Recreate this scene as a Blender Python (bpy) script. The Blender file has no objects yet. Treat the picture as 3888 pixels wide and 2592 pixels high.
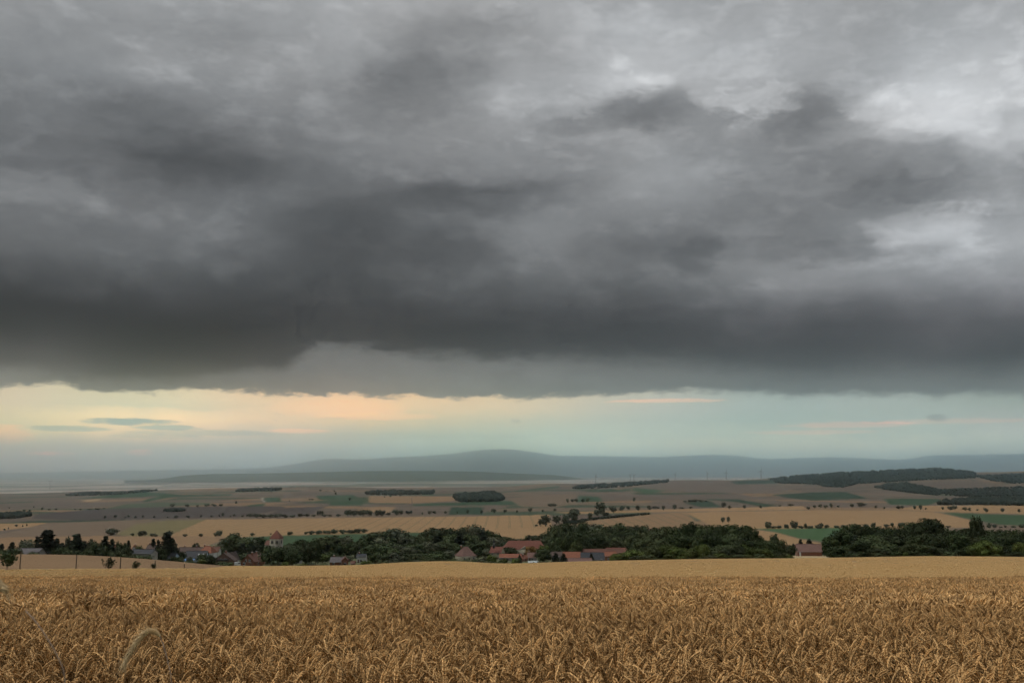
import bpy, bmesh, math, random
import numpy as np

random.seed(7)
RNG = np.random.default_rng(11)
SC = bpy.context.scene
COL = SC.collection

# ------------------------------------------------------------------ camera
FPX = 3800.0                      # focal length in photograph pixels (3888 wide)
PITCH = math.atan(494.0 / FPX)
CT, ST = math.cos(PITCH), math.sin(PITCH)
cam_data = bpy.data.cameras.new('camera')
cam_data.sensor_width = 22.2
cam_data.lens = 22.2 * FPX / 3888.0
cam_data.clip_start = 0.05
cam_data.clip_end = 200000.0
cam_data.dof.use_dof = True
cam_data.dof.focus_distance = 14.0
cam_data.dof.aperture_fstop = 9.0
cam = bpy.data.objects.new('camera', cam_data)
COL.objects.link(cam)
cam.location = (0, 0, 0)
cam.rotation_euler = (math.pi / 2 + PITCH, 0, 0)
SC.camera = cam
SC.view_settings.view_transform = 'Standard'
SC.view_settings.look = 'None'
SC.view_settings.gamma = 1.0
SC.view_settings.use_curve_mapping = False
SC.view_settings.exposure = 0.0
SC.cycles.use_denoising = True
SC.cycles.denoiser = 'OPENIMAGEDENOISE'
SC.cycles.use_adaptive_sampling = True
SC.cycles.adaptive_threshold = 0.04
SC.cycles.adaptive_min_samples = 10
SC.cycles.max_bounces = 10
SC.cycles.diffuse_bounces = 1
SC.cycles.volume_bounces = 8
SC.cycles.transparent_max_bounces = 8
SC.cycles.caustics_reflective = False
SC.cycles.caustics_refractive = False

def px2as(px, py):
    """photograph pixel -> (X/Y, Z/Y) of the world direction"""
    u = (np.asarray(px, float) - 1944.0) / FPX
    v = (1296.0 - np.asarray(py, float)) / FPX
    den = CT - v * ST
    return u / den, (ST + v * CT) / den

def as2px(a, s):
    v = (s * CT - ST) / (CT + s * ST)
    u = a * (CT - v * ST)
    return 1944.0 + u * FPX, 1296.0 - v * FPX

def s_of(py):
    return float(px2as(1944, py)[1])

def lin(c):
    c = np.asarray(c, float) / 255.0
    return np.where(c <= 0.04045, c / 12.92, ((c + 0.055) / 1.055) ** 2.4)

# ------------------------------------------------------------------ sun
SUN_EL, SUN_AZ = math.radians(58), math.radians(-84)      # azimuth from +Y, left of the view
sun_data = bpy.data.lights.new('sun', 'SUN')
sun_data.energy = 1.5
sun_data.angle = math.radians(11)
sun_data.color = (1.0, 0.93, 0.84)
sun = bpy.data.objects.new('sun', sun_data)
COL.objects.link(sun)
sx, sy, sz = math.sin(SUN_AZ) * math.cos(SUN_EL), math.cos(SUN_AZ) * math.cos(SUN_EL), math.sin(SUN_EL)
import mathutils
sun.rotation_euler = mathutils.Vector((sx, sy, sz)).to_track_quat('Z', 'Y').to_euler()

# ------------------------------------------------------------------ sky: storm cloud deck over a clear strip
SKY_X = np.arange(25) * 162.0
SKY_Y = np.array([0, 100, 200, 300, 400, 500, 600, 680, 760, 840, 920, 1000, 1080, 1160, 1240, 1320, 1400], float)
SKY_L = np.array([[153,155,156,156,158,161,162,164,168,174,171,168,171,171,172,171,170,172,172,169,165,163,166,171,175],
[136,144,142,142,146,142,150,158,168,168,156,150,154,170,172,172,171,168,165,161,158,158,161,171,183],
[136,147,148,154,153,154,163,163,165,152,140,154,160,158,171,177,175,168,165,161,159,169,182,196,209],
[127,132,139,147,146,149,158,152,162,133,132,144,165,162,179,185,179,166,158,156,157,176,192,203,207],
[119,127,133,121,127,130,134,138,142,151,147,157,167,154,152,136,148,171,166,138,169,183,194,189,151],
[117,113,111,112,113,112,121,125,129,141,151,143,150,157,166,157,160,150,146,141,160,188,192,192,162],
[106,107,105,100,91,98,103,107,118,131,139,145,149,154,156,166,165,159,155,157,169,169,170,176,193],
[129,135,129,121,101,106,106,118,117,119,124,130,139,148,150,152,154,150,146,151,147,139,142,157,180],
[124,124,122,119,116,112,110,112,101,99,101,101,109,122,138,143,144,132,125,124,122,125,140,156,170],
[117,117,110,115,117,123,111,98,86,98,110,112,123,133,133,128,128,125,122,128,143,165,186,185,181],
[105,110,112,111,114,111,103,91,87,93,94,105,125,130,119,110,111,116,128,120,134,176,175,192,187],
[79,85,93,101,101,94,90,91,88,89,88,96,110,114,113,116,118,130,142,154,155,151,151,162,170],
[56,59,70,76,74,70,73,79,78,81,97,95,95,100,99,97,109,131,138,139,134,144,156,162,157],
[33,36,40,49,53,58,58,59,58,66,71,75,78,79,77,80,85,94,101,96,94,104,108,112,104],
[18,34,35,29,28,32,43,51,54,50,50,52,54,54,53,56,62,65,76,70,66,74,80,70,63],
[54,60,56,25,18,18,29,27,28,35,37,40,43,47,47,44,49,54,64,56,58,63,65,57,49],
[49,50,46,29,18,28,49,41,39,39,40,44,48,52,52,49,49,48,48,43,49,54,53,41,43]], float)

EDGE0 = [(0,300),(1700,560),(1950,540),(2150,465),(2250,445),(2330,420),(2420,350),(2500,338),(2580,365),(2680,425),(2800,455),(2900,440),(3000,390),(3100,385),(3200,440),(3280,520),(3380,545),(3450,520),(3520,560),(3600,545),(3680,590),(3760,650),(3888,700)]
EDGE1 = [(0,1400),(162,1425),(324,1440),(486,1455),(648,1445),(810,1430),(900,1420),(972,1415),(1060,1405),(1100,1350),(1134,1325),(1296,1318),
         (1458,1335),(1620,1350),(1782,1362),(1944,1362),(2106,1368),(2268,1370),(2430,1378),(2592,1385),(2754,1400),(2916,1420),(3078,1430),
         (3160,1432),(3240,1418),(3402,1410),(3564,1430),(3726,1440),(3888,1430)]
EDGE2 = [(0,1473),(80,1465),(162,1460),(260,1465),(340,1490),(420,1497),(540,1500),(620,1485),(700,1478),(810,1480),(900,1485),(972,1492),
         (1134,1497),(1296,1500),(1458,1505),(1620,1510),(1782,1512),(1944,1510),(2106,1508),(2268,1506),(2430,1500),(2592,1487),(2754,1488),
         (2916,1500),(3078,1505),(3240,1500),(3402,1502),(3564,1505),(3726,1505),(3888,1505)]
LAYER2 = [(0,118),(250,102),(486,92),(760,98),(972,106),(1296,112),(1620,116),(1944,114),(2268,110),(2592,102),(3078,102),(3402,102),(3888,106)]
BAND_X = np.array([0, 500, 1000, 1500, 1944, 2400, 2900, 3400, 3888], float)
BAND_Y = np.array([1480, 1560, 1620, 1680, 1740, 1790], float)
BAND = np.array([[(268,241,200),(274,263,215),(303,253,199),(313,253,189),(284,247,196),(241,229,202),(189,201,191),(197,205,194),(172,183,168)],
[(276,245,200),(274,268,219),(299,257,202),(305,256,190),(284,249,198),(232,226,206),(195,210,200),(204,216,202),(181,192,176)],
[(308,295,194),(517,387,242),(339,273,206),(270,240,179),(243,235,198),(210,220,201),(186,207,189),(181,203,185),(243,228,218)],
[(197,214,197),(242,228,213),(223,220,212),(202,233,224),(238,268,240),(285,280,232),(285,275,226),(304,296,249),(276,287,246)],
[(336,243,202),(339,279,230),(317,294,247),(367,368,303),(463,457,365),(465,413,317),(426,377,286),(461,409,314),(482,427,345)],
[(336,269,258),(339,308,294),(317,324,316),(367,406,386),(463,503,464),(465,455,403),(426,415,365),(461,450,401),(482,470,439)]], float)
BAND_T = np.array([
[(205,200,165),(225,212,170),(232,205,165),(232,200,165),(205,196,170),(185,192,175),(155,172,165),(155,170,165),(150,165,160)],
[(212,204,165),(225,215,172),(230,208,168),(228,202,166),(205,197,172),(178,190,178),(160,180,174),(160,178,172),(155,172,167)],
[(210,198,160),(212,204,168),(208,198,168),(200,194,168),(182,190,174),(172,190,178),(165,184,176),(172,182,172),(165,180,174)],
[(180,178,155),(182,184,162),(178,182,164),(168,180,168),(166,182,170),(170,188,176),(166,184,174),(165,182,174),(158,176,170)],
[(150,160,150),(158,168,155),(160,172,160),(162,174,164),(162,178,168),(165,183,172),(162,180,172),(160,178,170),(152,170,166)],
[(146,158,150),(150,164,156),(154,168,160),(156,172,164),(158,176,168),(160,180,172),(158,178,172),(156,176,170),(150,168,166)]], float)

# small wisps in the clear strip: px, py, half width, half height, colour, opacity
WISPS = [
 (490,1600,150,13,(142,158,150),.95),(265,1626,130,10,(150,162,148),.85),(640,1622,110,10,(146,162,152),.85),(760,1643,280,11,(156,168,154),.7),
 (600,1656,170,8,(160,170,154),.6),(1350,1655,420,16,(172,182,164),.5),
 (10,1650,90,34,(238,186,145),.85),(150,1722,50,9,(226,180,150),.7),(215,1722,60,9,(232,182,150),.7),(530,1717,42,12,(246,190,156),.9),
 (1130,1636,110,9,(246,206,166),.7),(1290,1548,240,34,(250,208,164),.75),(1450,1580,200,14,(246,208,166),.6),
 (2540,1521,210,8,(224,200,172),.65),(3225,1612,210,12,(216,186,170),.8),(3090,1640,220,9,(206,188,172),.7),
 (3620,1598,260,10,(206,188,172),.6),(3562,1585,34,13,(124,134,130),.7),(1957,1598,20,8,(162,166,154),.5)]

# rolls, puffs and pale gaps of the deck: px, py, half width, half height, brightness factor
PUFFS = [(1560,330,300,170,.74),(1720,100,330,70,.86),(2480,405,190,85,.72),(2230,470,260,75,.84),(3090,430,210,105,.80),(3320,620,380,100,.76),(3420,720,300,50,.76),
 (740,600,260,110,.76),(1050,665,280,75,.82),(1790,765,420,62,.74),(2660,955,150,85,.74),(1260,900,240,150,.84),(1720,960,230,95,.80),(3130,930,260,65,.80),(240,640,300,45,.82),
 (480,420,260,60,.86),(3860,620,130,70,.84),(2380,900,260,50,.85),(3700,1150,260,60,.88),(620,1330,420,70,.86),
 (1370,270,90,70,1.14),(2380,290,200,60,1.14),(2850,395,190,50,1.22),(3480,440,360,130,1.12),(3520,860,280,80,1.28),(3340,915,90,34,1.20),(180,720,260,52,1.16),(830,850,160,50,1.14),
 (2030,880,220,80,1.12),(1560,1070,90,70,1.16),(1820,1040,320,45,1.12),(3000,1010,420,70,1.13),(560,270,160,60,1.10),(2330,540,190,36,1.12),(2480,550,140,60,1.12),
 (150,1375,260,22,1.5)]

def bilerp(X, Y, T, x, y):
    x = np.clip(x, X[0], X[-1]); y = np.clip(y, Y[0], Y[-1])
    i = np.clip(np.searchsorted(X, x) - 1, 0, len(X) - 2); j = np.clip(np.searchsorted(Y, y) - 1, 0, len(Y) - 2)
    tx = (x - X[i]) / (X[i + 1] - X[i]); ty = (y - Y[j]) / (Y[j + 1] - Y[j])
    if T.ndim == 3:
        tx = tx[..., None] if np.ndim(tx) else tx; ty = ty[..., None] if np.ndim(ty) else ty
    return (T[j, i] * (1 - tx) + T[j, i + 1] * tx) * (1 - ty) + (T[j + 1, i] * (1 - tx) + T[j + 1, i + 1] * tx) * ty

AZ1 = math.atan(px2as(3888, 1500)[0])            # half width of the frame as an azimuth
EL0, EL1 = math.radians(3.0), math.radians(26.2)

def ae2px(az, el):
    """azimuth, elevation -> photograph pixel"""
    a = np.tan(az); s = np.tan(el) / np.cos(az)
    return as2px(a, s)

world = bpy.data.worlds.new('World')
SC.world = world
world.use_nodes = True
wt = world.node_tree
wt.nodes.clear()

class G:
    """tiny helper to write node graphs as expressions"""
    def __init__(self, tree): self.t = tree
    def n(self, kind, **kw):
        nd = self.t.nodes.new(kind)
        for k, v in kw.items(): setattr(nd, k, v)
        return nd
    def put(self, sock, val):
        if hasattr(val, 'links') and hasattr(val, 'node'): self.t.links.new(val, sock)
        else: sock.default_value = val
    def m(self, op, a, b=None, c=None, clamp=False):
        nd = self.n('ShaderNodeMath', operation=op, use_clamp=clamp)
        self.put(nd.inputs[0], a)
        if b is not None: self.put(nd.inputs[1], b)
        if c is not None: self.put(nd.inputs[2], c)
        return nd.outputs[0]
    def vm(self, op, a, b=None, scale=None, add=None):
        nd = self.n('ShaderNodeVectorMath', operation=op)
        self.put(nd.inputs[0], a)
        if b is not None: self.put(nd.inputs[1], b)
        if scale is not None: self.put(nd.inputs['Scale'], scale)
        if add is not None: self.put(nd.inputs[2], add)
        return nd.outputs['Value'] if op in ('DOT_PRODUCT', 'LENGTH') else nd.outputs[0]
    def mix(self, f, a, b, blend='MIX'):
        nd = self.n('ShaderNodeMix', data_type='RGBA', blend_type=blend)
        self.put(nd.inputs[0], f); self.put(nd.inputs[6], a); self.put(nd.inputs[7], b)
        return nd.outputs[2]
    def fmix(self, f, a, b):
        nd = self.n('ShaderNodeMix', data_type='FLOAT')
        self.put(nd.inputs[0], f); self.put(nd.inputs[2], a); self.put(nd.inputs[3], b)
        return nd.outputs[0]
    def noise(self, vec, scale, detail=4, rough=.5, distort=0., out=0, lac=2.0):
        nd = self.n('ShaderNodeTexNoise')
        if vec is not None: self.t.links.new(vec, nd.inputs['Vector'])
        nd.inputs['Scale'].default_value = scale; nd.inputs['Detail'].default_value = detail
        nd.inputs['Roughness'].default_value = rough; nd.inputs['Distortion'].default_value = distort
        nd.inputs['Lacunarity'].default_value = lac
        return nd.outputs[out]
    def ramp(self, fac, stops, interp='LINEAR'):
        nd = self.n('ShaderNodeValToRGB'); cr = nd.color_ramp; cr.interpolation = interp
        self.put(nd.inputs[0], fac)
        while len(cr.elements) < len(stops): cr.elements.new(0.5)
        for e, (p, c) in zip(cr.elements, stops):
            e.position = p
        for e, (p, c) in zip(cr.elements, stops):
            e.color = (c, c, c, 1) if np.ndim(c) == 0 else (float(c[0]), float(c[1]), float(c[2]), 1)
        return nd.outputs[0]
    def smooth(self, x, lo, hi):
        nd = self.n('ShaderNodeMapRange', interpolation_type='SMOOTHSTEP')
        self.put(nd.inputs[0], x); self.put(nd.inputs[1], lo); self.put(nd.inputs[2], hi)
        return nd.outputs[0]
    def xyz(self, x, y, z):
        nd = self.n('ShaderNodeCombineXYZ')
        for i, q in enumerate((x, y, z)): self.put(nd.inputs[i], q)
        return nd.outputs[0]

def build_sky():
    g = G(wt)
    dirv = g.vm('NORMALIZE', g.n('ShaderNodeTexCoord').outputs['Generated'])
    sep = g.n('ShaderNodeSeparateXYZ'); wt.links.new(dirv, sep.inputs[0])
    X, Y, Z = sep.outputs
    az0 = g.m('ARCTAN2', X, Y); el0 = g.m('ARCSINE', Z)
    stretched = g.xyz(X, Y, g.m('MULTIPLY', Z, 2.0))
    def off(scale, detail, rough, amp_az, amp_el):
        c = g.n('ShaderNodeSeparateColor'); wt.links.new(g.noise(stretched, scale, detail, rough, out=1), c.inputs[0])
        return (g.m('MULTIPLY', g.m('SUBTRACT', c.outputs[0], .5), math.radians(amp_az)),
                g.m('MULTIPLY', g.m('SUBTRACT', c.outputs[1], .5), math.radians(amp_el)))
    a1, e1 = off(7.0, 4, .56, 4.5, 2.4)
    a2, e2 = off(34.0, 3, .55, 1.5, .9)
    az = g.m('ADD', az0, g.m('ADD', a1, a2)); el = g.m('ADD', el0, g.m('ADD', e1, e2))
    def ucoord(a): return g.m('DIVIDE', g.m('PINGPONG', g.m('ADD', a, AZ1), 2 * AZ1), 2 * AZ1)
    u, u0 = ucoord(az), ucoord(az0)
    # --- cloud deck brightness on a grid of azimuth and elevation
    NR, NC = 17, 31
    v = g.m('MULTIPLY', g.m('DIVIDE', g.m('SUBTRACT', el, EL0 + math.radians(2)), EL1 - EL0 - math.radians(2)), float(NR - 1))
    deck = None
    for r in range(NR):
        e = EL0 + math.radians(2) + (EL1 - EL0 - math.radians(2)) * r / (NR - 1)
        aa = np.linspace(-AZ1, AZ1, NC)
        px, py = ae2px(aa, np.full(NC, e))
        L = lin(bilerp(SKY_X, SKY_Y, SKY_L, px, py))
        row = g.ramp(u, [(i / (NC - 1), float(L[i])) for i in range(NC)], 'CARDINAL')
        deck = row if deck is None else g.mix(g.m('SUBTRACT', v, float(r - 1), clamp=True), deck, row)
    # above the frame the deck goes on in the tones of its upper part
    high = g.m('ADD', .27, g.m('MULTIPLY', g.noise(stretched, 3.0, 5, .55), .28))
    deck = g.mix(g.smooth(el0, math.radians(24), math.radians(38)), deck, high)
    # billow detail in the plane of the cloud base
    zz = g.m('ADD', g.m('MAXIMUM', Z, 0.0), .16)
    plane = g.xyz(g.m('DIVIDE', X, zz), g.m('DIVIDE', Y, zz), 0.0)
    d1 = g.noise(g.vm('ADD', plane, g.xyz(g.m('MULTIPLY', a1, 4.0), g.m('MULTIPLY', e1, 4.0), 0.0)), 2.6, 6, .6)
    d2 = g.noise(g.vm('ADD', stretched, g.xyz(a2, e2, e1)), 22.0, 6, .6)
    det = g.m('ADD', g.m('MULTIPLY', g.m('SUBTRACT', d1, .5), .62), g.m('MULTIPLY', g.m('SUBTRACT', d2, .5), .74))
    bil = g.m('MULTIPLY', g.m('SUBTRACT', g.m('ABSOLUTE', g.m('SUBTRACT', d2, .5)), .09), .8)
    d3 = g.noise(g.vm('ADD', stretched, g.xyz(e2, a2, a1)), 80.0, 3, .6)
    det = g.m('ADD', 1.0, g.m('ADD', g.m('ADD', det, bil), g.m('MULTIPLY', g.m('SUBTRACT', d3, .5), .22)))
    tint = g.mix(g.noise(stretched, 5.0, 3, .5), (.955, 1.0, 1.035, 1), (1.015, 1.0, .995, 1))
    low_ = g.m('SUBTRACT', 1.0, g.smooth(el0, math.radians(6), math.radians(11)))
    tint = g.mix(low_, tint, g.mix(1.0, tint, (1.07, .93, .96, 1), 'MULTIPLY'))
    deck = g.mix(1.0, g.vm('SCALE', deck, scale=det), tint, 'MULTIPLY')
    pw = g.xyz(g.m('ADD', az, g.m('MULTIPLY', a2, 1.2)), g.m('ADD', el, e2), 0.0)
    pn = g.m('ADD', .85, g.m('MULTIPLY', g.m('SUBTRACT', d2, .5), 2.2))
    fac = None
    for (px, py, hw, hh, k) in PUFFS:
        a, s = px2as(px, py); A = math.atan(a); E = math.atan(s * math.cos(A))
        kx = FPX / hw; ky = FPX * 1.03 / hh
        q = g.vm('MULTIPLY_ADD', pw, (kx, ky, 0.0), add=(-A * kx, -E * ky, 0.0))
        f = g.n('ShaderNodeMapRange', interpolation_type='SMOOTHSTEP'); g.put(f.inputs[0], g.m('SUBTRACT', pn, g.vm('DOT_PRODUCT', q, q)))
        f.inputs[1].default_value = -.2 if px > 2500 else -.75; f.inputs[2].default_value = .5 if px > 2500 else .85; f.inputs[3].default_value = 1.0; f.inputs[4].default_value = k
        fac = f.outputs[0] if fac is None else g.m('MULTIPLY', fac, f.outputs[0])
    # the cauliflower rim of the main cloud mass against the brighter deck at the right
    xs = np.array([p[0] for p in EDGE0], float); ys = np.array([p[1] for p in EDGE0], float)
    aa = np.linspace(-AZ1, AZ1, 32); pxs = ae2px(aa, np.full(32, math.radians(18)))[0]
    a_, s_ = px2as(pxs, np.interp(pxs, xs, ys)); ee0 = np.arctan(s_ * np.cos(aa))
    c0 = g.m('MULTIPLY', g.ramp(u0, [(i / 31, float(ee0[i] / math.radians(30))) for i in range(32)], 'CARDINAL'), math.radians(30))
    hr = g.m('ADD', g.m('SUBTRACT', el0, c0), g.m('ADD', g.m('MULTIPLY', g.m('SUBTRACT', d2, .5), math.radians(4.0)), g.m('MULTIPLY', e1, .5)))
    rim = g.m('SUBTRACT', g.smooth(hr, math.radians(-.15), math.radians(.75)), .5)
    rim = g.m('MULTIPLY', rim, g.ramp(u0, [(0, 0.0), (.47, 0.0), (.58, 1.0), (1, 1.0)]))
    rim = g.m('MULTIPLY', rim, g.m('SUBTRACT', 1.0, g.smooth(g.m('ABSOLUTE', hr), math.radians(2.0), math.radians(6.0))))
    fac = g.m('MULTIPLY', fac, g.m('ADD', 1.0, g.m('MULTIPLY', rim, .34)))
    deck = g.vm('SCALE', deck, scale=fac)
    # --- clear strip
    NB, NCB = 8, 15
    E0, E1 = math.radians(-.2), math.radians(5.0)
    elb = g.m('ADD', el0, g.m('MULTIPLY', e2, .8))
    vb = g.m('MULTIPLY', g.m('DIVIDE', g.m('SUBTRACT', elb, E0), E1 - E0), float(NB - 1))
    band = None
    for r in range(NB):
        e = E0 + (E1 - E0) * r / (NB - 1)
        aa = np.linspace(-AZ1, AZ1, NCB)
        px, py = ae2px(aa, np.full(NCB, e))
        C = lin(bilerp(BAND_X, BAND_Y, BAND, px, py))
        row = g.ramp(u0, [(i / (NCB - 1), C[i] / 8.0) for i in range(NCB)], 'CARDINAL')
        band = row if band is None else g.mix(g.m('SUBTRACT', vb, float(r - 1), clamp=True), band, row)
    band = g.vm('SCALE', band, scale=8.0)
    sky = g.n('ShaderNodeTexSky', sky_type='NISHITA', sun_disc=False, sun_elevation=SUN_EL, sun_rotation=SUN_AZ)
    nish = g.vm('SCALE', sky.outputs[0], scale=.08)
    band = g.mix(.06, band, nish)
    streak = g.noise(g.xyz(g.m('MULTIPLY', az0, 14.0), g.m('MULTIPLY', el0, 120.0), 0.0), 1.0, 4, .6)
    band = g.vm('SCALE', band, scale=g.m('ADD', .93, g.m('MULTIPLY', streak, .14)))
    pol0 = g.xyz(az0, el0, 0.0)
    wn = g.m('MULTIPLY', g.m('SUBTRACT', g.noise(g.xyz(g.m('MULTIPLY', az0, 45.0), g.m('MULTIPLY', el0, 260.0), 3.0), 1.0, 4, .62), .5), 2.6)
    wn1 = g.m('ADD', wn, 1.0)
    for (px, py, hw, hh, c, op) in WISPS:
        a, s = px2as(px, py); A = math.atan(a); E = math.atan(s * math.cos(A))
        kx = FPX * .99 / hw; ky = FPX * 1.01 / hh
        q = g.vm('MULTIPLY_ADD', pol0, (kx, ky, 0.0), add=(-A * kx, -E * ky, 0.0)); r2 = g.vm('DOT_PRODUCT', q, q)
        f = g.smooth(g.m('SUBTRACT', wn1, r2), -.55, .75)
        base = lin(bilerp(BAND_X, BAND_Y, BAND_T, np.array([float(px)]), np.array([float(py)])))[0]
        k = 1.0 + (lin(c) / base - 1.0) * op * 1.6
        band = g.mix(f, band, g.vm('MULTIPLY', band, tuple(float(max(.05, q)) for q in k)))
    # --- lower pale layer and the edges of both layers
    def curve(pts):
        xs = np.array([p[0] for p in pts], float); ys = np.array([p[1] for p in pts], float)
        aa = np.linspace(-AZ1, AZ1, 32); pxs = ae2px(aa, np.full(32, math.radians(5)))[0]
        y = np.interp(pxs, xs, ys); a, s = px2as(pxs, y)
        return np.arctan(s * np.cos(aa))
    ee1 = curve(EDGE1); ee2 = curve(EDGE2)
    KE = math.radians(10)
    c1 = g.m('MULTIPLY', g.ramp(u0, [(i / 31, float(ee1[i] / KE)) for i in range(32)], 'CARDINAL'), KE)
    c2 = g.m('MULTIPLY', g.ramp(u0, [(i / 31, float(ee2[i] / KE)) for i in range(32)], 'CARDINAL'), KE)
    rag = g.m('SUBTRACT', g.noise(g.xyz(g.m('MULTIPLY', az0, 26.0), g.m('MULTIPLY', el0, 60.0), 0.0), 1.0, 5, .6), .5)
    rag2 = g.m('SUBTRACT', g.noise(g.xyz(g.m('MULTIPLY', az0, 34.0), g.m('MULTIPLY', el0, 90.0), 7.0), 1.0, 5, .58), .5)
    rag3 = g.m('SUBTRACT', g.noise(g.xyz(g.m('MULTIPLY', az0, 90.0), g.m('MULTIPLY', el0, 150.0), 4.0), 1.0, 4, .62), .5)
    h1 = g.m('ADD', g.m('SUBTRACT', el0, c1), g.m('ADD', g.m('MULTIPLY', rag, math.radians(1.9)), g.m('MULTIPLY', rag3, math.radians(.9))))
    h2 = g.m('ADD', g.m('SUBTRACT', el0, c2), g.m('ADD', g.m('MULTIPLY', rag2, math.radians(1.1)), g.m('MULTIPLY', rag3, math.radians(.4))))
    soft = g.ramp(u0, [(0, .5), (.24, .5), (.3, .42), (.5, .55), (.7, .8), (1, 1.0)])
    s1 = g.m('MULTIPLY', soft, math.radians(1.15))
    mask1 = g.smooth(h1, g.m('MULTIPLY', s1, -.8), s1)
    s2 = g.m('MULTIPLY', soft, math.radians(.42))
    mask2 = g.smooth(h2, g.m('MULTIPLY', s2, -.6), s2)
    l2x = np.array([p[0] for p in LAYER2], float); l2v = lin([p[1] for p in LAYER2])
    aa = np.linspace(-AZ1, AZ1, 16); pxs = ae2px(aa, np.full(16, math.radians(5)))[0]
    lay2 = g.ramp(u0, [(i / 15, float(np.interp(pxs[i], l2x, l2v))) for i in range(16)], 'CARDINAL')
    up = g.smooth(h2, 0.0, math.radians(1.1))
    lay2 = g.vm('SCALE', lay2, scale=g.m('MULTIPLY', g.m('ADD', .72, g.m('MULTIPLY', up, .34)), g.m('ADD', g.m('ADD', .78, g.m('MULTIPLY', d2, .44)), g.m('MULTIPLY', rag, .7))))
    lay2 = g.mix(1.0, lay2, (1.0, 1.0, .97, 1), 'MULTIPLY')
    col = g.mix(mask2, band, lay2)
    col = g.mix(mask1, col, deck)
    bg = g.n('ShaderNodeBackground'); wt.links.new(col, bg.inputs[0]); bg.inputs[1].default_value = 1.0
    out = g.n('ShaderNodeOutputWorld'); wt.links.new(bg.outputs[0], out.inputs[0])
build_sky()
world.cycles.sampling_method = 'MANUAL'
world.cycles.sample_map_resolution = 512

# ------------------------------------------------------------------ helpers: objects, tags, materials
def link(o, parent=None):
    COL.objects.link(o)
    if parent is not None: o.parent = parent
    return o

def tag(o, label=None, cat=None, group=None, kind=None):
    if label: o['label'] = label
    if cat: o['category'] = cat
    if group: o['group'] = group
    if kind: o['kind'] = kind
    return o

def mesh_np(name, verts, faces, mats=(), matidx=None, smooth=False):
    """mesh from numpy arrays; faces is an (n,k) array or a list of arrays of equal-length rows"""
    me = bpy.data.meshes.new(name)
    v = np.ascontiguousarray(verts, np.float32)
    fl = faces if isinstance(faces, list) else [faces]
    fl = [np.asarray(f, np.int32) for f in fl if len(f)]
    loops = np.concatenate([f.ravel() for f in fl])
    tot = np.concatenate([np.full(len(f), f.shape[1], np.int32) for f in fl])
    start = np.concatenate([[0], np.cumsum(tot)[:-1]]).astype(np.int32)
    me.vertices.add(len(v)); me.vertices.foreach_set('co', v.ravel())
    me.loops.add(len(loops)); me.loops.foreach_set('vertex_index', loops.astype(np.int32))
    me.polygons.add(len(tot)); me.polygons.foreach_set('loop_start', start); me.polygons.foreach_set('loop_total', tot)
    for m in mats: me.materials.append(m)
    if matidx is not None: me.polygons.foreach_set('material_index', np.asarray(matidx, np.int32))
    if smooth: me.polygons.foreach_set('use_smooth', np.ones(len(tot), bool))
    me.update(calc_edges=True)
    return me

def obj(name, me, parent=None): return link(bpy.data.objects.new(name, me), parent)
def empty(name, loc=(0, 0, 0), rz=0.0):
    o = link(bpy.data.objects.new(name, None)); o.location = loc; o.rotation_euler = (0, 0, rz)
    o.empty_display_size = .5
    return o

def material(name, base, rough=.8, var=.15, scale=3.0, spec=.2, rnd=.0, build=None, coord='Object', trans=0.0):
    """procedural surface: base colour broken up by noise, an optional per-object shift, optional extra graph"""
    m = bpy.data.materials.new(name); m.use_nodes = True; t = m.node_tree; g = G(t)
    p = t.nodes['Principled BSDF']
    tc = g.n('ShaderNodeTexCoord')
    vec = tc.outputs[coord] if coord != 'World' else g.n('ShaderNodeNewGeometry').outputs['Position']
    n1 = g.noise(vec, scale, 5, .6)
    f = g.m('ADD', 1.0 - var, g.m('MULTIPLY', n1, 2 * var))
    if rnd:
        oi = g.n('ShaderNodeObjectInfo').outputs['Random']
        f = g.m('MULTIPLY', f, g.m('ADD', 1.0 - rnd, g.m('MULTIPLY', oi, 2 * rnd)))
    c = g.vm('SCALE', (*base, ), scale=f)
    if build: c = build(g, c, vec)
    t.links.new(c, p.inputs['Base Color'])
    p.inputs['Roughness'].default_value = rough
    p.inputs['Specular IOR Level'].default_value = spec
    return m

def icos(sub):
    bm = bmesh.new(); bmesh.ops.create_icosphere(bm, subdivisions=sub, radius=1.0)
    v = np.array([q.co[:] for q in bm.verts]); f = np.array([[q.index for q in p.verts] for p in bm.faces]); bm.free()
    return v, f

# ------------------------------------------------------------------ terrain heights
NEAR_K, CROP = .0943, .75           # the hillside falls 9.4 per cent away from the camera; crop height
def near_soil(Y): return -(.55 + CROP) - NEAR_K * Y

TAB = []     # (depth, [(px, py) ...])  where the ground at that depth appears
CREST = [(-600,2098),(0,2102),(250,2104),(400,2110),(560,2121),(700,2133),(800,2143),(900,2150),(1200,2148),(1350,2147),(1500,2137),(1650,2131),
         (1750,2131),(1850,2139),(1900,2141),(2000,2139),(2100,2135),(2300,2130),(2500,2126),(2700,2122),(2950,2121),(3100,2119),(3300,2116),
         (3500,2112),(3700,2113),(3888,2115),(4600,2118)]
TAB.append((150, [(0,2168),(300,2166),(700,2164),(850,2172),(1000,2184),(1400,2189),(3888,2189)]))
TAB.append((165, [(0,2160),(300,2158),(700,2156),(850,2165),(1000,2177),(1500,2182),(3888,2180)]))
TAB.append((220, [(0,2125),(250,2127),(400,2131),(560,2138),(700,2146),(800,2153),(900,2160),(1200,2160),(1400,2159),(1650,2150),(1900,2157),
                  (2300,2151),(2700,2147),(3100,2145),(3500,2142),(3888,2144)]))
TAB.append((290, CREST))
TAB.append((335, [(x, y + (7 if x < 2250 else 2.0)) for x, y in CREST]))
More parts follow.
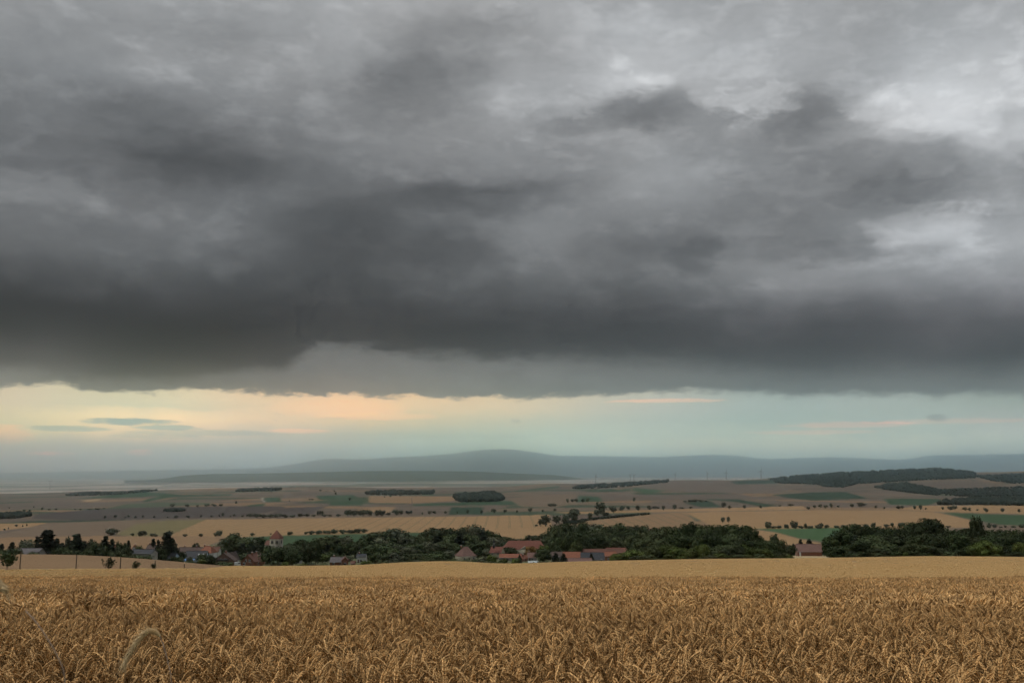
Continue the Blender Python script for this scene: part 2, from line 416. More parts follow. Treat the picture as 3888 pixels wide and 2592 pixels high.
TAB.append((420, [(0,2125),(700,2160),(2100,2160),(2400,2140),(2900,2128),(3888,2126)]))
TAB.append((520, [(0,2135),(700,2150),(2200,2150),(2600,2130),(3000,2113),(3888,2122)]))
TAB.append((600, [(0,2128),(700,2138),(2200,2136),(2600,2125),(3060,2105),(3888,2112)]))
TAB.append((750, [(0,2112),(2200,2117),(2700,2108),(3060,2092),(3888,2098)]))
TAB.append((850, [(0,2094),(2200,2098),(2700,2092),(3888,2082)]))
TAB.append((1000, [(0,2068),(2000,2066),(3888,2056)]))
TAB.append((1200, [(0,2036),(2000,2026),(2600,2020),(3888,2020)]))
TAB.append((1500, [(0,1994),(650,1990),(1300,1980),(2000,1975),(2250,1974),(2450,1966),(2700,1968),(3888,1976)]))
TAB.append((1700, [(0,1975),(650,1971),(1300,1962),(2000,1953),(2450,1945),(2700,1943),(3888,1958)]))
TAB.append((2000, [(0,1956),(1000,1945),(2000,1930),(3000,1922),(3400,1926),(3888,1932)]))
TAB.append((2600, [(0,1930),(1000,1912),(2000,1900),(3000,1893),(3888,1900)]))
TAB.append((3500, [(0,1902),(1000,1878),(2000,1872),(3000,1862),(3888,1870)]))
R1 = [(-600,1890),(0,1876),(240,1869),(500,1859),(800,1854),(1100,1849),(1400,1849),(1700,1850),(1940,1847),(2075,1836),(2250,1836),(2400,1826),
      (2560,1821),(2770,1823),(2930,1820),(3088,1806),(3250,1795),(3350,1790),(3560,1780),(3600,1785),(3690,1792),(3800,1793),(3888,1790),(4600,1800)]
TAB.append((4400, [(x, y + (9 if x < 2900 else 22)) for x, y in R1]))
TAB.append((5200, R1))
TAB.append((6200, [(x, y + 7) for x, y in R1]))
TAB.append((8000, [(0,1866),(1000,1848),(2000,1838),(3888,1834)]))
TAB.append((12000, [(0,1846),(1000,1834),(2000,1826),(3888,1822)]))
TAB.append((20000, [(0,1826),(1500,1819),(2000,1815),(3888,1812)]))
TAB.append((34000, [(0,1813),(3888,1808)]))
TAB.append((58000, [(0,1805),(3888,1803)]))

A_FINE = np.linspace(-.60, .60, 761)
A_ALL = np.concatenate([-np.geomspace(.62, 6.0, 26)[::-1], A_FINE, np.geomspace(.62, 6.0, 26)])
near_D = [.6, 1.5, 4, 10, 25, 45, 60]
KD = near_D + [72, 95, 125] + [t[0] for t in TAB]
KS = []
for d in near_D: KS.append(np.full(len(A_ALL), near_soil(d) / d))
KS.append(np.full(len(A_ALL), -.1290)); KS.append(np.full(len(A_ALL), -.1240)); KS.append(np.full(len(A_ALL), -.1110))
for d, pts in TAB:
    xs = np.array([p[0] for p in pts], float); ys = np.array([p[1] for p in pts], float)
    a, s = px2as(xs, ys)
    q = np.interp(A_ALL, a, s)
    k = np.ones(25) / 25.0 if d in (290, 335) else np.ones(9) / 9.0       # soften the corners of the outline
    qq = np.convolve(np.pad(q, len(k) // 2, mode='edge'), k, mode='valid')
    KS.append(qq)
KS = np.array(KS); KL = np.log(np.array(KD, float))

def pchip(x, Yv, xq):
    """monotone cubic along axis 0 for a table Yv (n, m)"""
    h = np.diff(x)[:, None]; d = np.diff(Yv, axis=0) / h
    m = np.zeros_like(Yv)
    w1 = 2 * h[1:] + h[:-1]; w2 = h[1:] + 2 * h[:-1]
    with np.errstate(divide='ignore', invalid='ignore'):
        mm = (w1 + w2) / (w1 / d[:-1] + w2 / d[1:])
    m[1:-1] = np.where(d[:-1] * d[1:] > 0, np.nan_to_num(mm), 0.0)
    m[0] = d[0]; m[-1] = d[-1]
    i = np.clip(np.searchsorted(x, xq) - 1, 0, len(x) - 2)
    hh = (x[i + 1] - x[i])[:, None]; t = ((xq - x[i]) / (x[i + 1] - x[i]))[:, None]
    return ((1 + 2 * t) * (1 - t) ** 2 * Yv[i] + t * (1 - t) ** 2 * hh * m[i] + t * t * (3 - 2 * t) * Yv[i + 1] + t * t * (t - 1) * hh * m[i + 1])

YROW = np.concatenate([np.geomspace(.6, 60, 60)[:-1], np.geomspace(60, 6300, 420)[:-1], np.geomspace(6300, 58000, 110)])
SROW = pchip(KL, KS, np.log(YROW))
_nr = YROW < 60
SROW[_nr] = ((-(.55 + CROP) - NEAR_K * YROW[_nr]) / YROW[_nr])[:, None]
# gentle rolling of the land itself
_AX = A_ALL[None, :] * YROW[:, None]
def roll(X, Y):
    amp = np.clip((Y - 700) / 1500, 0, 1) * np.clip((9000 - Y) / 3000, 0, 1)
    return amp * (2.2 * np.sin(X / 210 + 1.3) * np.sin(Y / 260 + .4) + 1.6 * np.sin(X / 95 + Y / 170) + 1.5 * np.sin(Y / 420 - X / 330))
ZROW = SROW * YROW[:, None] + roll(_AX, YROW[:, None] + 0 * _AX)
SROW = ZROW / YROW[:, None]

def gz(a, Y):
    """ground height at X/Y = a, depth Y"""
    i = int(np.clip(np.searchsorted(YROW, Y) - 1, 0, len(YROW) - 2)); j = int(np.clip(np.searchsorted(A_ALL, a) - 1, 0, len(A_ALL) - 2))
    ty = (Y - YROW[i]) / (YROW[i + 1] - YROW[i]); ta = (a - A_ALL[j]) / (A_ALL[j + 1] - A_ALL[j])
    return float((ZROW[i, j] * (1 - ta) + ZROW[i, j + 1] * ta) * (1 - ty) + (ZROW[i + 1, j] * (1 - ta) + ZROW[i + 1, j + 1] * ta) * ty)

def hit(px, py, ymin=140.0):
    """first ground point seen at a pixel, beyond depth ymin"""
    a, s = px2as(px, py)
    j = int(np.clip(np.searchsorted(A_ALL, a), 0, len(A_ALL) - 1))
    c = SROW[:, j]; i0 = int(np.searchsorted(YROW, ymin))
    k = np.nonzero(c[i0:] >= s)[0]
    if len(k) == 0:
        Y = YROW[i0 + int(np.argmax(c[i0:]))]
    else:
        i = i0 + int(k[0])
        if i > i0 and c[i] > c[i - 1]: Y = YROW[i - 1] + (YROW[i] - YROW[i - 1]) * (s - c[i - 1]) / (c[i] - c[i - 1])
        else: Y = YROW[i]
    Y = float(np.clip(Y, ymin, YROW[-1]))
    return float(a) * Y, Y, gz(float(a), Y)

# ------------------------------------------------------------------ fields: colours of the land
TAN = (.315, .205, .11); TAN2 = (.255, .168, .098); STUB = (.175, .132, .095); PINK = (.145, .115, .092); PLOUGH = (.078, .068, .064); DRY = (.132, .106, .086)  # mid-plain tones darkened and blued: cloud shadow and haze put into the colour
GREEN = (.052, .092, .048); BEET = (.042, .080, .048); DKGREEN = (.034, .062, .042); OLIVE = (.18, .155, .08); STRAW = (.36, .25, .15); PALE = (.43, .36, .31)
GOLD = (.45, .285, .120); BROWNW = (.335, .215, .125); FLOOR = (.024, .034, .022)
FIELDS = [  # name, label, colour, tramlines, polygon in photograph pixels, nearest depth
 ('ripe_field','broad pinkish ripe field at the far left behind the conifers',STUB,0,[(-40,2036),(110,2004),(190,1984),(580,1971),(460,2026),(380,2032),(-40,2042)],900),
 ('ripe_field','tan ripe field at the left below the row of round bushes',TAN2,0,[(-60,2041),(380,2033),(800,2037),(840,2050),(760,2082),(-60,2120)],700),
 ('crop_field','olive green striped field right of the big round bush at the left',OLIVE,1,[(440,2030),(510,1990),(640,1974),(780,1972),(640,2033),(500,2035)],900),
 ('ripe_field','long tan field with tractor lines above the church roof',TAN,1,[(640,2034),(780,1972),(1200,1966),(1800,1959),(2086,1953),(2092,1995),(2120,2010),(1960,2050),(1790,2046),(1740,2016),(1350,2026),(1050,2032),(920,2038)],900),
 ('ripe_field','tan field behind the manor and its tall trees',TAN,0,[(1780,2012),(2140,1998),(2300,2010),(2300,2075),(1780,2075)],800),
 ('green_field','green field between the church tower and the striped tan field',GREEN,0,[(915,2040),(1050,2033),(1250,2028),(1740,2018),(1790,2030),(1770,2052),(1500,2064),(1300,2070),(900,2072)],800),
 ('ripe_field','rounded tan field with tractor lines right of the poplar clump',TAN2,1,[(2150,1990),(2330,1961),(2600,1943),(2640,1975),(2660,1986),(2690,1998),(2400,2010),(2250,2012)],900),
 ('ripe_field','thin tan strip under the roadside trees in the middle distance',TAN,0,[(2090,1943),(2560,1932),(3050,1920),(3065,1934),(2600,1941),(2200,1951)],1000),
 ('ripe_field','wide tan field behind the dark thicket right of the lane',TAN,0,[(2600,1944),(3090,1936),(3410,1938),(3560,1945),(3680,1972),(3700,2000),(3400,2005),(2865,2006),(2840,2002),(2700,1996)],900),
 ('green_field','bright green field left of the long dark wood',(.060,.112,.052),0,[(2862,2006),(3330,2002),(3330,2075),(3140,2058),(3030,2042),(2950,2020)],800),
 ('ripe_field','tan field slope left of the brick barn',TAN,0,[(2855,2009),(2950,2021),(3030,2043),(3120,2062),(3120,2095),(2855,2095)],600),
 ('green_field','green field at the right edge above the single tall tree',GREEN,0,[(3570,1944),(3890,1955),(3960,1958),(3960,2000),(3800,1990),(3680,1970)],900),
 ('ripe_field','tan strip behind the tree row at the right edge',TAN,0,[(3400,1932),(3490,1919),(3960,1915),(3960,1953),(3570,1942)],1000),
 ('ploughed_field','long dark brown ploughed field above the striped tan field',PLOUGH,0,[(130,1952),(300,1937),(600,1923),(1090,1921),(1062,1935),(900,1962),(600,1969),(300,1974),(120,1968)],1200),
 ('ploughed_field','dark ploughed wedge left of the round tree clumps',PLOUGH,0,[(1000,1962),(1075,1927),(1240,1921),(1210,1935),(1170,1958)],1200),
 ('green_field','dark green margin strip at the left edge',DKGREEN,0,[(-40,1986),(130,1976),(330,1974),(560,1970),(330,1979),(130,1984)],1200),
 ('ripe_field','yellow tan field at the left edge beside the lane',TAN,0,[(-60,1988),(186,1983),(118,1999),(-60,2022)],1200),
 ('green_field','green strip near the left skyline of the plain',BEET,0,[(280,1893),(420,1878),(540,1866),(610,1871),(700,1879),(600,1896),(545,1905),(545,1898),(610,1882),(460,1888)],2000),
 ('green_field','greenish band above the dark ploughed field',(.075,.10,.065),0,[(400,1930),(480,1913),(620,1906),(800,1908),(800,1916),(620,1922),(480,1928)],1500),
 ('green_field','narrow green strip at far left of the plain',BEET,0,[(-40,1908),(125,1902),(125,1906),(-40,1913)],2000),
 ('green_field','long thin green strip right of the left woods',BEET,0,[(610,1880),(880,1874),(880,1880),(700,1886),(600,1886)],2000),
 ('straw_field','small pale straw field on the left plain',STRAW,0,[(308,1898),(388,1892),(372,1901),(328,1903)],2000),
 ('green_field','square green field with a white edge in the middle plain',BEET,0,[(996,1888),(1060,1887),(1072,1904),(1004,1905)],2000),
 ('white_track','white track along the left edge of the square green field',(.42,.39,.34),0,[(990,1888),(997,1888),(1005,1905),(1000,1905)],2000),
 ('green_field','low green wedge below the square green field',BEET,0,[(905,1921),(1008,1910),(1000,1921)],1800),
 ('green_field','green field below the left one of the far villages',BEET,0,[(1198,1881),(1342,1878),(1368,1892),(1212,1897)],2000),
 ('green_field','green parallelogram field left of the power pylon',BEET,0,[(1258,1904),(1382,1898),(1374,1918),(1248,1918)],1800),
 ('straw_field','lighter tan field behind the three round tree clumps',TAN2,0,[(1345,1936),(1420,1924),(1505,1924),(1475,1944),(1440,1951),(1390,1938)],1500),
 ('green_field','long green strip in front of the block wood',BEET,0,[(1560,1912),(1960,1900),(1968,1915),(1570,1920)],1800),
 ('green_field','dark green field behind the row of small roadside trees',DKGREEN,0,[(1712,1925),(1836,1924),(1832,1952),(1700,1953)],1500),
 ('green_field','green wedge right of the block wood',BEET,0,[(1968,1904),(2060,1890),(2106,1883),(2106,1902),(2000,1909)],1800),
 ('green_field','green field behind the five rounded trees',BEET,0,[(2194,1880),(2276,1885),(2288,1903),(2192,1906)],1800),
 ('green_field','bright green field below the right one of the far villages',(.055,.10,.055),0,[(2408,1848),(2556,1845),(2572,1857),(2455,1872),(2400,1862)],2200),
 ('green_field','thin green strip left of the bright one by the far village',BEET,0,[(2190,1867),(2390,1855),(2402,1863),(2300,1867)],2200),
 ('green_field','long green sliver on the skyline left of the far village',BEET,0,[(1600,1878),(1900,1868),(2010,1857),(2120,1843),(2124,1851),(2000,1863),(1850,1873),(1600,1882)],2200),
 ('green_field','green strip on the skyline under the wind turbines',DKGREEN,0,[(2755,1827),(2955,1821),(2945,1835),(2780,1838)],2500),
 ('green_field','blue green field below the wooded hill',DKGREEN,0,[(2925,1877),(3088,1868),(3212,1866),(3295,1891),(3088,1900),(2990,1889)],2000),
 ('green_field','curved green strip behind the lone round tree',DKGREEN,0,[(2660,1893),(2800,1894),(2955,1919),(2900,1924),(2795,1905),(2700,1898)],1700),
 ('green_field','green wedge right of the low hedge on the slope',DKGREEN,0,[(2595,1908),(2690,1899),(2745,1924),(2665,1925)],1700),
 ('green_field','green field left of the dark right hand wood',BEET,0,[(3350,1892),(3560,1892),(3578,1899),(3520,1918),(3380,1916)],1700),
 ('ripe_field','pinkish field between the two woods on the right hill',DRY,0,[(3440,1833),(3700,1823),(3800,1836),(3740,1850),(3560,1852),(3480,1840)],2600),
 ('ripe_field','small pinkish field on the right skyline beyond the wooded hill',DRY,0,[(3700,1795),(3860,1794),(3845,1807),(3720,1806)],3000),
 ('ripe_field','wide brownish stubble field under the wind turbine row',PINK,0,[(2400,1850),(2560,1823),(2770,1825),(2800,1840),(3050,1850),(2930,1872),(2600,1868)],2500),
 ('ripe_field','tan field left of the block wood in the middle plain',TAN2,0,[(1400,1882),(1720,1884),(1735,1900),(1560,1910),(1400,1908)],1800),
 ('ripe_field','broad tan field right of the block wood up to the lane',STUB,0,[(1925,1892),(2100,1876),(2190,1872),(2190,1912),(2100,1925),(1980,1922)],1700),
]

WOODS = [  # label, outline in photograph pixels, crowns, crown height in pixels, nearest depth
 ('large dark wood covering the hill at the right', [(2926,1822),(2985,1812),(3088,1805),(3250,1795),(3350,1791),(3560,1781),(3600,1786),(3690,1793),(3705,1802),(3700,1815),(3500,1822),(3400,1828),(3260,1836),(3200,1850),(3130,1848),(3100,1838),(2950,1834)], 2600, 9, 3000),
 ('dark wood tongue below the wooded hill', [(3318,1850),(3380,1838),(3445,1835),(3552,1857),(3585,1872),(3560,1880),(3450,1870),(3360,1858)], 800, 8, 2200),
 ('dark wood block at the right edge behind the tree row', [(3562,1917),(3590,1906),(3700,1897),(3960,1894),(3960,1920),(3700,1916)], 700, 14, 1700),
 ('trees around the far village on the right hill', [(3556,1862),(3700,1856),(3960,1848),(3960,1884),(3700,1886),(3600,1882)], 900, 8, 2200),
 ('woodland strip on the right skyline', [(3700,1808),(3800,1806),(3960,1796),(3960,1830),(3860,1836),(3760,1824)], 600, 8, 3000),
 ('block shaped dark wood in the middle plain', [(1724,1888),(1760,1880),(1900,1884),(1910,1898),(1890,1904),(1745,1906)], 520, 15, 1800),
 ('rounded wood rising behind the block shaped wood', [(1818,1876),(1840,1872),(1870,1872),(1890,1880),(1850,1884)], 120, 11, 1800),
 ('flat topped dark wood on the left skyline of the plain', [(905,1861),(1000,1857),(1068,1858),(1050,1863),(900,1866)], 260, 9, 2500),
 ('woods along the left skyline of the plain', [(250,1881),(310,1872),(440,1872),(560,1864),(600,1862),(560,1867),(440,1878),(310,1882)], 330, 8, 2500),
 ('dark wood at the left edge of the plain', [(-60,1958),(70,1952),(120,1954),(110,1960),(60,1968),(-60,1972)], 240, 14, 1500),
 ('lens shaped dark copse on the ploughed field', [(620,1940),(650,1935),(692,1935),(697,1940),(650,1943)], 120, 9, 1500),
 ('trees around the far village in the middle of the plain', [(1390,1872),(1500,1868),(1560,1870),(1650,1868),(1640,1876),(1500,1880),(1395,1878)], 260, 12, 2200),
 ('trees around the far village under the wind turbines', [(2170,1852),(2260,1842),(2380,1836),(2540,1826),(2535,1831),(2400,1845),(2300,1852),(2190,1857)], 420, 9, 2500),
 ('dark hedge strip at the foot of the tall clump', [(2130,1985),(2330,1962),(2480,1950),(2420,1957),(2330,1966),(2230,1975),(2180,1990)], 170, 9, 1000)]
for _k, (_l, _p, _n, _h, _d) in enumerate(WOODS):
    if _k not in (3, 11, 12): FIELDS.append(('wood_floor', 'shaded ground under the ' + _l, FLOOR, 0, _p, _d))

def in_poly(px, py, poly):
    r = np.zeros(px.shape, bool); n = len(poly)
    for i in range(n):
        x1, y1 = poly[i]; x2, y2 = poly[(i + 1) % n]
        if y1 == y2: continue
        c = ((y1 > py) != (y2 > py)) & (px < (x2 - x1) * (py - y1) / (y2 - y1) + x1)
        r ^= c
    return r

def build_terrain():
    nr, nc = ZROW.shape
    Xg = np.clip(A_ALL[None, :] * YROW[:, None], -58500, 58500); Yg = np.repeat(YROW[:, None], nc, 1)
    PX, PY = as2px(np.repeat(A_ALL[None, :], nr, 0), SROW)
    col = np.zeros((nr, nc, 3)); col[:] = DRY
    # quilt of anonymous far plots beyond the drawn fields
    qx, qy = Xg / 300 + .35 * np.sin(Yg / 700), Yg / 170 + Xg / 800 + .3 * np.sin(Xg / 500)
    q = np.floor(qx) * 13.7 + np.floor(qy) * 7.3
    h = np.abs(np.sin(q * 12.9898) * 43758.5453) % 1.0
    pal = np.array([DRY, STUB, PINK, DRY, TAN2, STUB, PINK, (.15, .11, .09)])
    far = (Yg > 1000) & (Yg < 6500)
    col[far] = pal[(h[far] * 8).astype(int)] * .75 + np.array(DRY) * .25
    edge = far & (((qy % 1.0) < .07) & (np.abs(np.sin(np.floor(qy) * 3.3 + np.floor(qx / 2))) > .45)); col[edge] = (.07, .075, .05)
    grn = far & (h > .90); col[grn] = (.06, .085, .055)
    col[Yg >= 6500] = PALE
    q2 = np.floor(Xg / 900 + Yg / 2600) * 5.1 + np.floor(Yg / 900 + .5 * np.sin(Xg / 1200)) * 9.7; h2 = np.abs(np.sin(q2 * 78.233) * 4321.7) % 1.0
    col[(Yg >= 6500) & (h2 > .66)] = (.13, .145, .11)
    col[(Yg > 300) & (Yg <= 1000)] = (.12, .13, .07)          # gardens and meadow round the village
    tram = np.zeros((nr, nc))
    fid = np.zeros((nr, nc), int)
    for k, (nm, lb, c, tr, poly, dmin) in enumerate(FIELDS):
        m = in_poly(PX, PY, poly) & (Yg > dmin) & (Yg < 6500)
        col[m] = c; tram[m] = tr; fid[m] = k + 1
    # foreground: soil under the wheat, the golden slope behind it, mown slope at the left
    m = Yg < 110; col[m] = (.06, .043, .028); fid[m] = 900  # soil colour darkened to deepen the shade between stalks
    m = (Yg >= 110) & (Yg <= 312); col[m] = GOLD; fid[m] = 901
    bl = np.clip((Yg - 205) / 45, 0, 1) * np.clip((PX - 1300) / 700, 0, 1); bl = (bl * bl * (3 - 2 * bl))[..., None]; col = np.where(m[..., None], col * (1 - bl) + np.array(BROWNW) * bl, col)
    bl = np.clip((np.clip(170 - Yg, 0, 60)) / 22, 0, 1)[..., None] * np.clip((1500 - PX) / 900, 0, 1)[..., None]; col = np.where(m[..., None], col * (1 - .25 * bl), col)
    PXe = 700 + (Yg - 160) * .9
    m = (Yg >= 158) & (Yg <= 340) & (PX < PXe + 60); col[m] = (.25, .165, .095); fid[m] = 902
    m = (Yg > 312) & (Yg < 420) & (PX > 2200); col[m] = (.13, .13, .06)
    m = (Yg > 480) & (Yg < 570) & (PX > 2950) & (PX < 3200); col[m] = (.42, .32, .19)
    # soften plot borders by one sample
    c2 = col.copy()
    c2[1:-1, 1:-1] = (col[1:-1, 1:-1] * 2 + col[:-2, 1:-1] + col[2:, 1:-1] + col[1:-1, :-2] + col[1:-1, 2:]) / 6
    far = Yg > 340; col[far] = c2[far]
    V = np.stack([Xg, Yg, ZROW], -1).reshape(-1, 3)
    idx = np.arange(nr * nc).reshape(nr, nc)
    Fq = np.stack([idx[:-1, :-1], idx[:-1, 1:], idx[1:, 1:], idx[1:, :-1]], -1).reshape(-1, 4)
    ff = fid[:-1, :-1].reshape(-1)
    colf = np.concatenate([col, np.ones((nr, nc, 1))], -1).reshape(-1, 4); trf = tram.reshape(-1)
    def graph(g, c, vec):
        at = g.n('ShaderNodeAttribute', attribute_name='land').outputs['Color']
        pos = g.n('ShaderNodeNewGeometry').outputs['Position']
        n1 = g.noise(pos, .012, 5, .6); n2 = g.noise(pos, .8, 5, .72)
        sp = g.n('ShaderNodeSeparateXYZ'); g.t.links.new(pos, sp.inputs[0])
        rows = g.noise(g.xyz(g.m('MULTIPLY', sp.outputs[0], .02), g.m('MULTIPLY', sp.outputs[1], .22), 0.0), 1.0, 4, .6)
        f = g.m('ADD', .61, g.m('ADD', g.m('MULTIPLY', n1, .26), g.m('ADD', g.m('MULTIPLY', n2, .34), g.m('MULTIPLY', rows, .18))))
        swath = g.noise(g.xyz(g.m('MULTIPLY', sp.outputs[0], .03), g.m('ADD', g.m('MULTIPLY', sp.outputs[1], .9), g.m('MULTIPLY', sp.outputs[0], .12)), 5.0), 1.0, 4, .65)
        f = g.m('MULTIPLY', f, g.m('ADD', .88, g.m('MULTIPLY', swath, .26)))
        c = g.vm('SCALE', at, scale=f)
        # tractor lines run straight away from the viewpoint hill, 17 m apart, a pair of wheel tracks each
        wob = g.m('MULTIPLY', g.noise(pos, .0011, 1, .5), 50.0)
        ph = g.m('FRACT', g.m('DIVIDE', g.m('ADD', sp.outputs[0], wob), 17.0))
        d = g.m('ABSOLUTE', g.m('SUBTRACT', g.m('ABSOLUTE', g.m('SUBTRACT', ph, .5)), .055))
        ln = g.m('SUBTRACT', 1.0, g.smooth(d, .022, .05))
        tr = g.m('MULTIPLY', g.n('ShaderNodeAttribute', attribute_name='tram').outputs['Fac'], ln)
        return g.mix(g.m('MULTIPLY', tr, .55), c, (.13, .12, .07, 1))
    M = material('farmland', (.3, .2, .1), .95, .05, .5, .05, build=graph)
    names = {0: ('valley_ground', 'patchwork of brownish fields and meadows filling the plain', None),
             900: ('wheat_soil', 'bare soil under the ripe wheat in the foreground', None),
             901: ('golden_field', 'smooth golden ripe field below the front wheat', None),
             902: ('mown_field', 'mown brown slope with a curved top at the left', None)}
    for i in sorted(set(ff.tolist())):
        sel = Fq[ff == i]
        u, inv = np.unique(sel.ravel(), return_inverse=True)
        if i in names: nm, lb, _ = names[i]
        else: nm, lb = FIELDS[i - 1][0], FIELDS[i - 1][1]
        me = mesh_np(nm, V[u], inv.reshape(-1, 4), [M], smooth=True)
        a = me.attributes.new('land', 'FLOAT_COLOR', 'POINT'); a.data.foreach_set('color', colf[u].astype(np.float32).ravel())
        a = me.attributes.new('tram', 'FLOAT', 'POINT'); a.data.foreach_set('value', trf[u].astype(np.float32))
        tag(obj(nm, me), lb, None, None, 'structure')
    # the hillside behind and beside the camera
    xs = np.array([-900, -300, -60, -12, -4, 4, 12, 60, 300, 900.]); ys = np.array([-300, -100, -30, -8, -2, .55])
    Vb = np.array([(x, y, near_soil(y)) for y in ys for x in xs]); ix = np.arange(len(Vb)).reshape(len(ys), len(xs))
    Fb = np.stack([ix[:-1, :-1], ix[:-1, 1:], ix[1:, 1:], ix[1:, :-1]], -1).reshape(-1, 4)
    o = obj('hillside_ground', mesh_np('hillside_ground', Vb, Fb, [material('meadow', (.13, .12, .06), .95, .3, 1.0, .05)]))
    tag(o, 'rough grass hillside behind the wheat', None, None, 'structure')
build_terrain()

# ------------------------------------------------------------------ far ridges
def ridge(name, label, pts, depth, half, base_z, mat, amp, seed):
    xs = np.array([p[0] for p in pts], float); ys = np.array([p[1] for p in pts], float)
    a, s = px2as(xs, ys)
    A = np.linspace(a[0], a[-1], 520)
    Zc = np.interp(A, a, s) * depth
    k = np.ones(9) / 9; Zc = np.convolve(np.pad(Zc, 4, mode='edge'), k, 'valid')
    prof = [(-1.0, 0.0), (-.8, .10), (-.6, .30), (-.4, .55), (-.2, .82), (-.07, .97), (0, 1.0), (.1, .96), (.3, .8), (.65, .35), (1.0, 0.0)]
    r = np.random.default_rng(seed)
    ph = r.uniform(0, 6.28, 12); fr = r.uniform(20, 160, 12)
    V = []
    for q, h in prof:
        wig = sum(np.sin(A * fr[i] + ph[i] + q * 3.1 * (i % 4)) for i in range(12)) / 12
        Y = depth + q * half * (1 + .35 * wig)
        hh = np.clip(h * (1 + (amp * wig if 0 < h < 1 else 0)), 0, 1)
        V.append(np.stack([A * Y, Y, base_z + (Zc - base_z) * hh], -1))
    V = np.array(V); n, m = V.shape[:2]; idx = np.arange(n * m).reshape(n, m)
    Fq = np.stack([idx[:-1, :-1], idx[:-1, 1:], idx[1:, 1:], idx[1:, :-1]], -1).reshape(-1, 4)
    tag(obj(name, mesh_np(name, V.reshape(-1, 3), Fq, [mat], smooth=True)), label, None, None, 'structure')
M_MOUNT = material('hazy_mountain_forest', (.12, .155, .165), .95, .3, .0004, .05, coord='World')  # forest colour lightened and blued to add to the distance haze
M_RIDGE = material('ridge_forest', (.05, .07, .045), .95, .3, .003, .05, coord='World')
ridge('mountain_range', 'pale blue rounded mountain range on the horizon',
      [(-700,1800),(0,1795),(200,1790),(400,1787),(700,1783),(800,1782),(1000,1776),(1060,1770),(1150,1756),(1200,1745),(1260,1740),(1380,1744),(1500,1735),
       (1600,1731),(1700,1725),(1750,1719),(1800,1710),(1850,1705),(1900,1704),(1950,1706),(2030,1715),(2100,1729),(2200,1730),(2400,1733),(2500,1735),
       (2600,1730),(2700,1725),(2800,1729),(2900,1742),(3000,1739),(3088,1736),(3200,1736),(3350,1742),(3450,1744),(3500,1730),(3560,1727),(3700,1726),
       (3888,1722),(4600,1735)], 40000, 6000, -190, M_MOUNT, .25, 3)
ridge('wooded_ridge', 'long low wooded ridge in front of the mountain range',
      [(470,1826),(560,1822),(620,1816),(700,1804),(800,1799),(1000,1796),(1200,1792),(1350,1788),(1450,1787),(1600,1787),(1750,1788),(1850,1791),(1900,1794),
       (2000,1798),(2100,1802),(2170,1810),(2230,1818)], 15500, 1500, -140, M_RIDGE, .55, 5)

# ------------------------------------------------------------------ haze: the air over the whole plain
HAZE_DENSITY = 7.4e-5
HAZE_TOP = s_of(1700) * 40000 + 25
def build_haze():
    x, y0, y1 = 60000., -1500., 59500.
    z0, z1 = float(min(ZROW.min(), -190)) - 2.0, HAZE_TOP
    V = [(-x, y0, z0), (x, y0, z0), (x, y1, z0), (-x, y1, z0), (-x, y0, z1), (x, y0, z1), (x, y1, z1), (-x, y1, z1)]
    F = [(0, 3, 2, 1), (4, 5, 6, 7), (0, 1, 5, 4), (1, 2, 6, 5), (2, 3, 7, 6), (3, 0, 4, 7)]
    m = bpy.data.materials.new('haze_air'); m.use_nodes = True; t = m.node_tree; t.nodes.clear()
    pv = t.nodes.new('ShaderNodeVolumePrincipled'); out = t.nodes.new('ShaderNodeOutputMaterial')
    pv.inputs['Color'].default_value = (.77, .90, 1.0, 1); pv.inputs['Density'].default_value = HAZE_DENSITY
    pv.inputs['Anisotropy'].default_value = .975
    t.links.new(pv.outputs[0], out.inputs['Volume'])
    tag(obj('haze', mesh_np('haze', np.array(V), np.array(F), [m])), 'pale blue haze in the air over the plain', None, None, 'stuff')
build_haze()

# ------------------------------------------------------------------ trees: a few crown and trunk shapes, copied as individuals
def leaf_graph(dark, light):
    def f(g, c, vec):
        gi = g.n('ShaderNodeNewGeometry')
        oi = g.n('ShaderNodeObjectInfo').outputs['Random']
        n = g.noise(gi.outputs['Position'], .55, 4, .6)
        rp = g.m('MULTIPLY', gi.outputs['Random Per Island'], .35)
        k = g.m('ADD', g.m('MULTIPLY', g.m('SUBTRACT', n, .35), 1.5), g.m('SUBTRACT', rp, .1), clamp=True)
        c = g.mix(k, (*dark, 1), (*light, 1))
        c = g.mix(g.m('MULTIPLY', g.m('FRACT', g.m('MULTIPLY', oi, 7.3)), .45), c, (dark[0] * 1.9, dark[1] * 1.35, dark[2] * 1.3, 1))
        return g.vm('SCALE', c, scale=g.m('ADD', .58, g.m('MULTIPLY', oi, .84)))
    return f
def leaf_mat(name, dark, light): return material(name, dark, .7, .1, 1.0, .15, build=leaf_graph(dark, light))
M_LEAF = leaf_mat('broad_leaves', (.034, .052, .024), (.115, .148, .058))
M_LEAF2 = leaf_mat('dark_leaves', (.022, .038, .016), (.080, .112, .038))
M_LEAF3 = leaf_mat('bright_leaves', (.045, .070, .018), (.135, .175, .042))
M_GREY = leaf_mat('greyish_leaves', (.052, .068, .042), (.135, .155, .095))
M_CONI = leaf_mat('needles', (.015, .026, .016), (.042, .062, .034))
M_GOLD = leaf_mat('golden_leaves', (.13, .085, .03), (.24, .17, .06))
M_BARK = material('bark', (.075, .058, .042), .9, .3, 6.0, .1)
M_FARLEAF = leaf_mat('far_leaves', (.036, .050, .032), (.078, .10, .056))
M_WOODMASS = material('wood_canopy', (.022, .032, .026), .9, .18, .02, .05, coord='World')
ICO1, ICO2, ICO3 = icos(1), icos(2), icos(3)

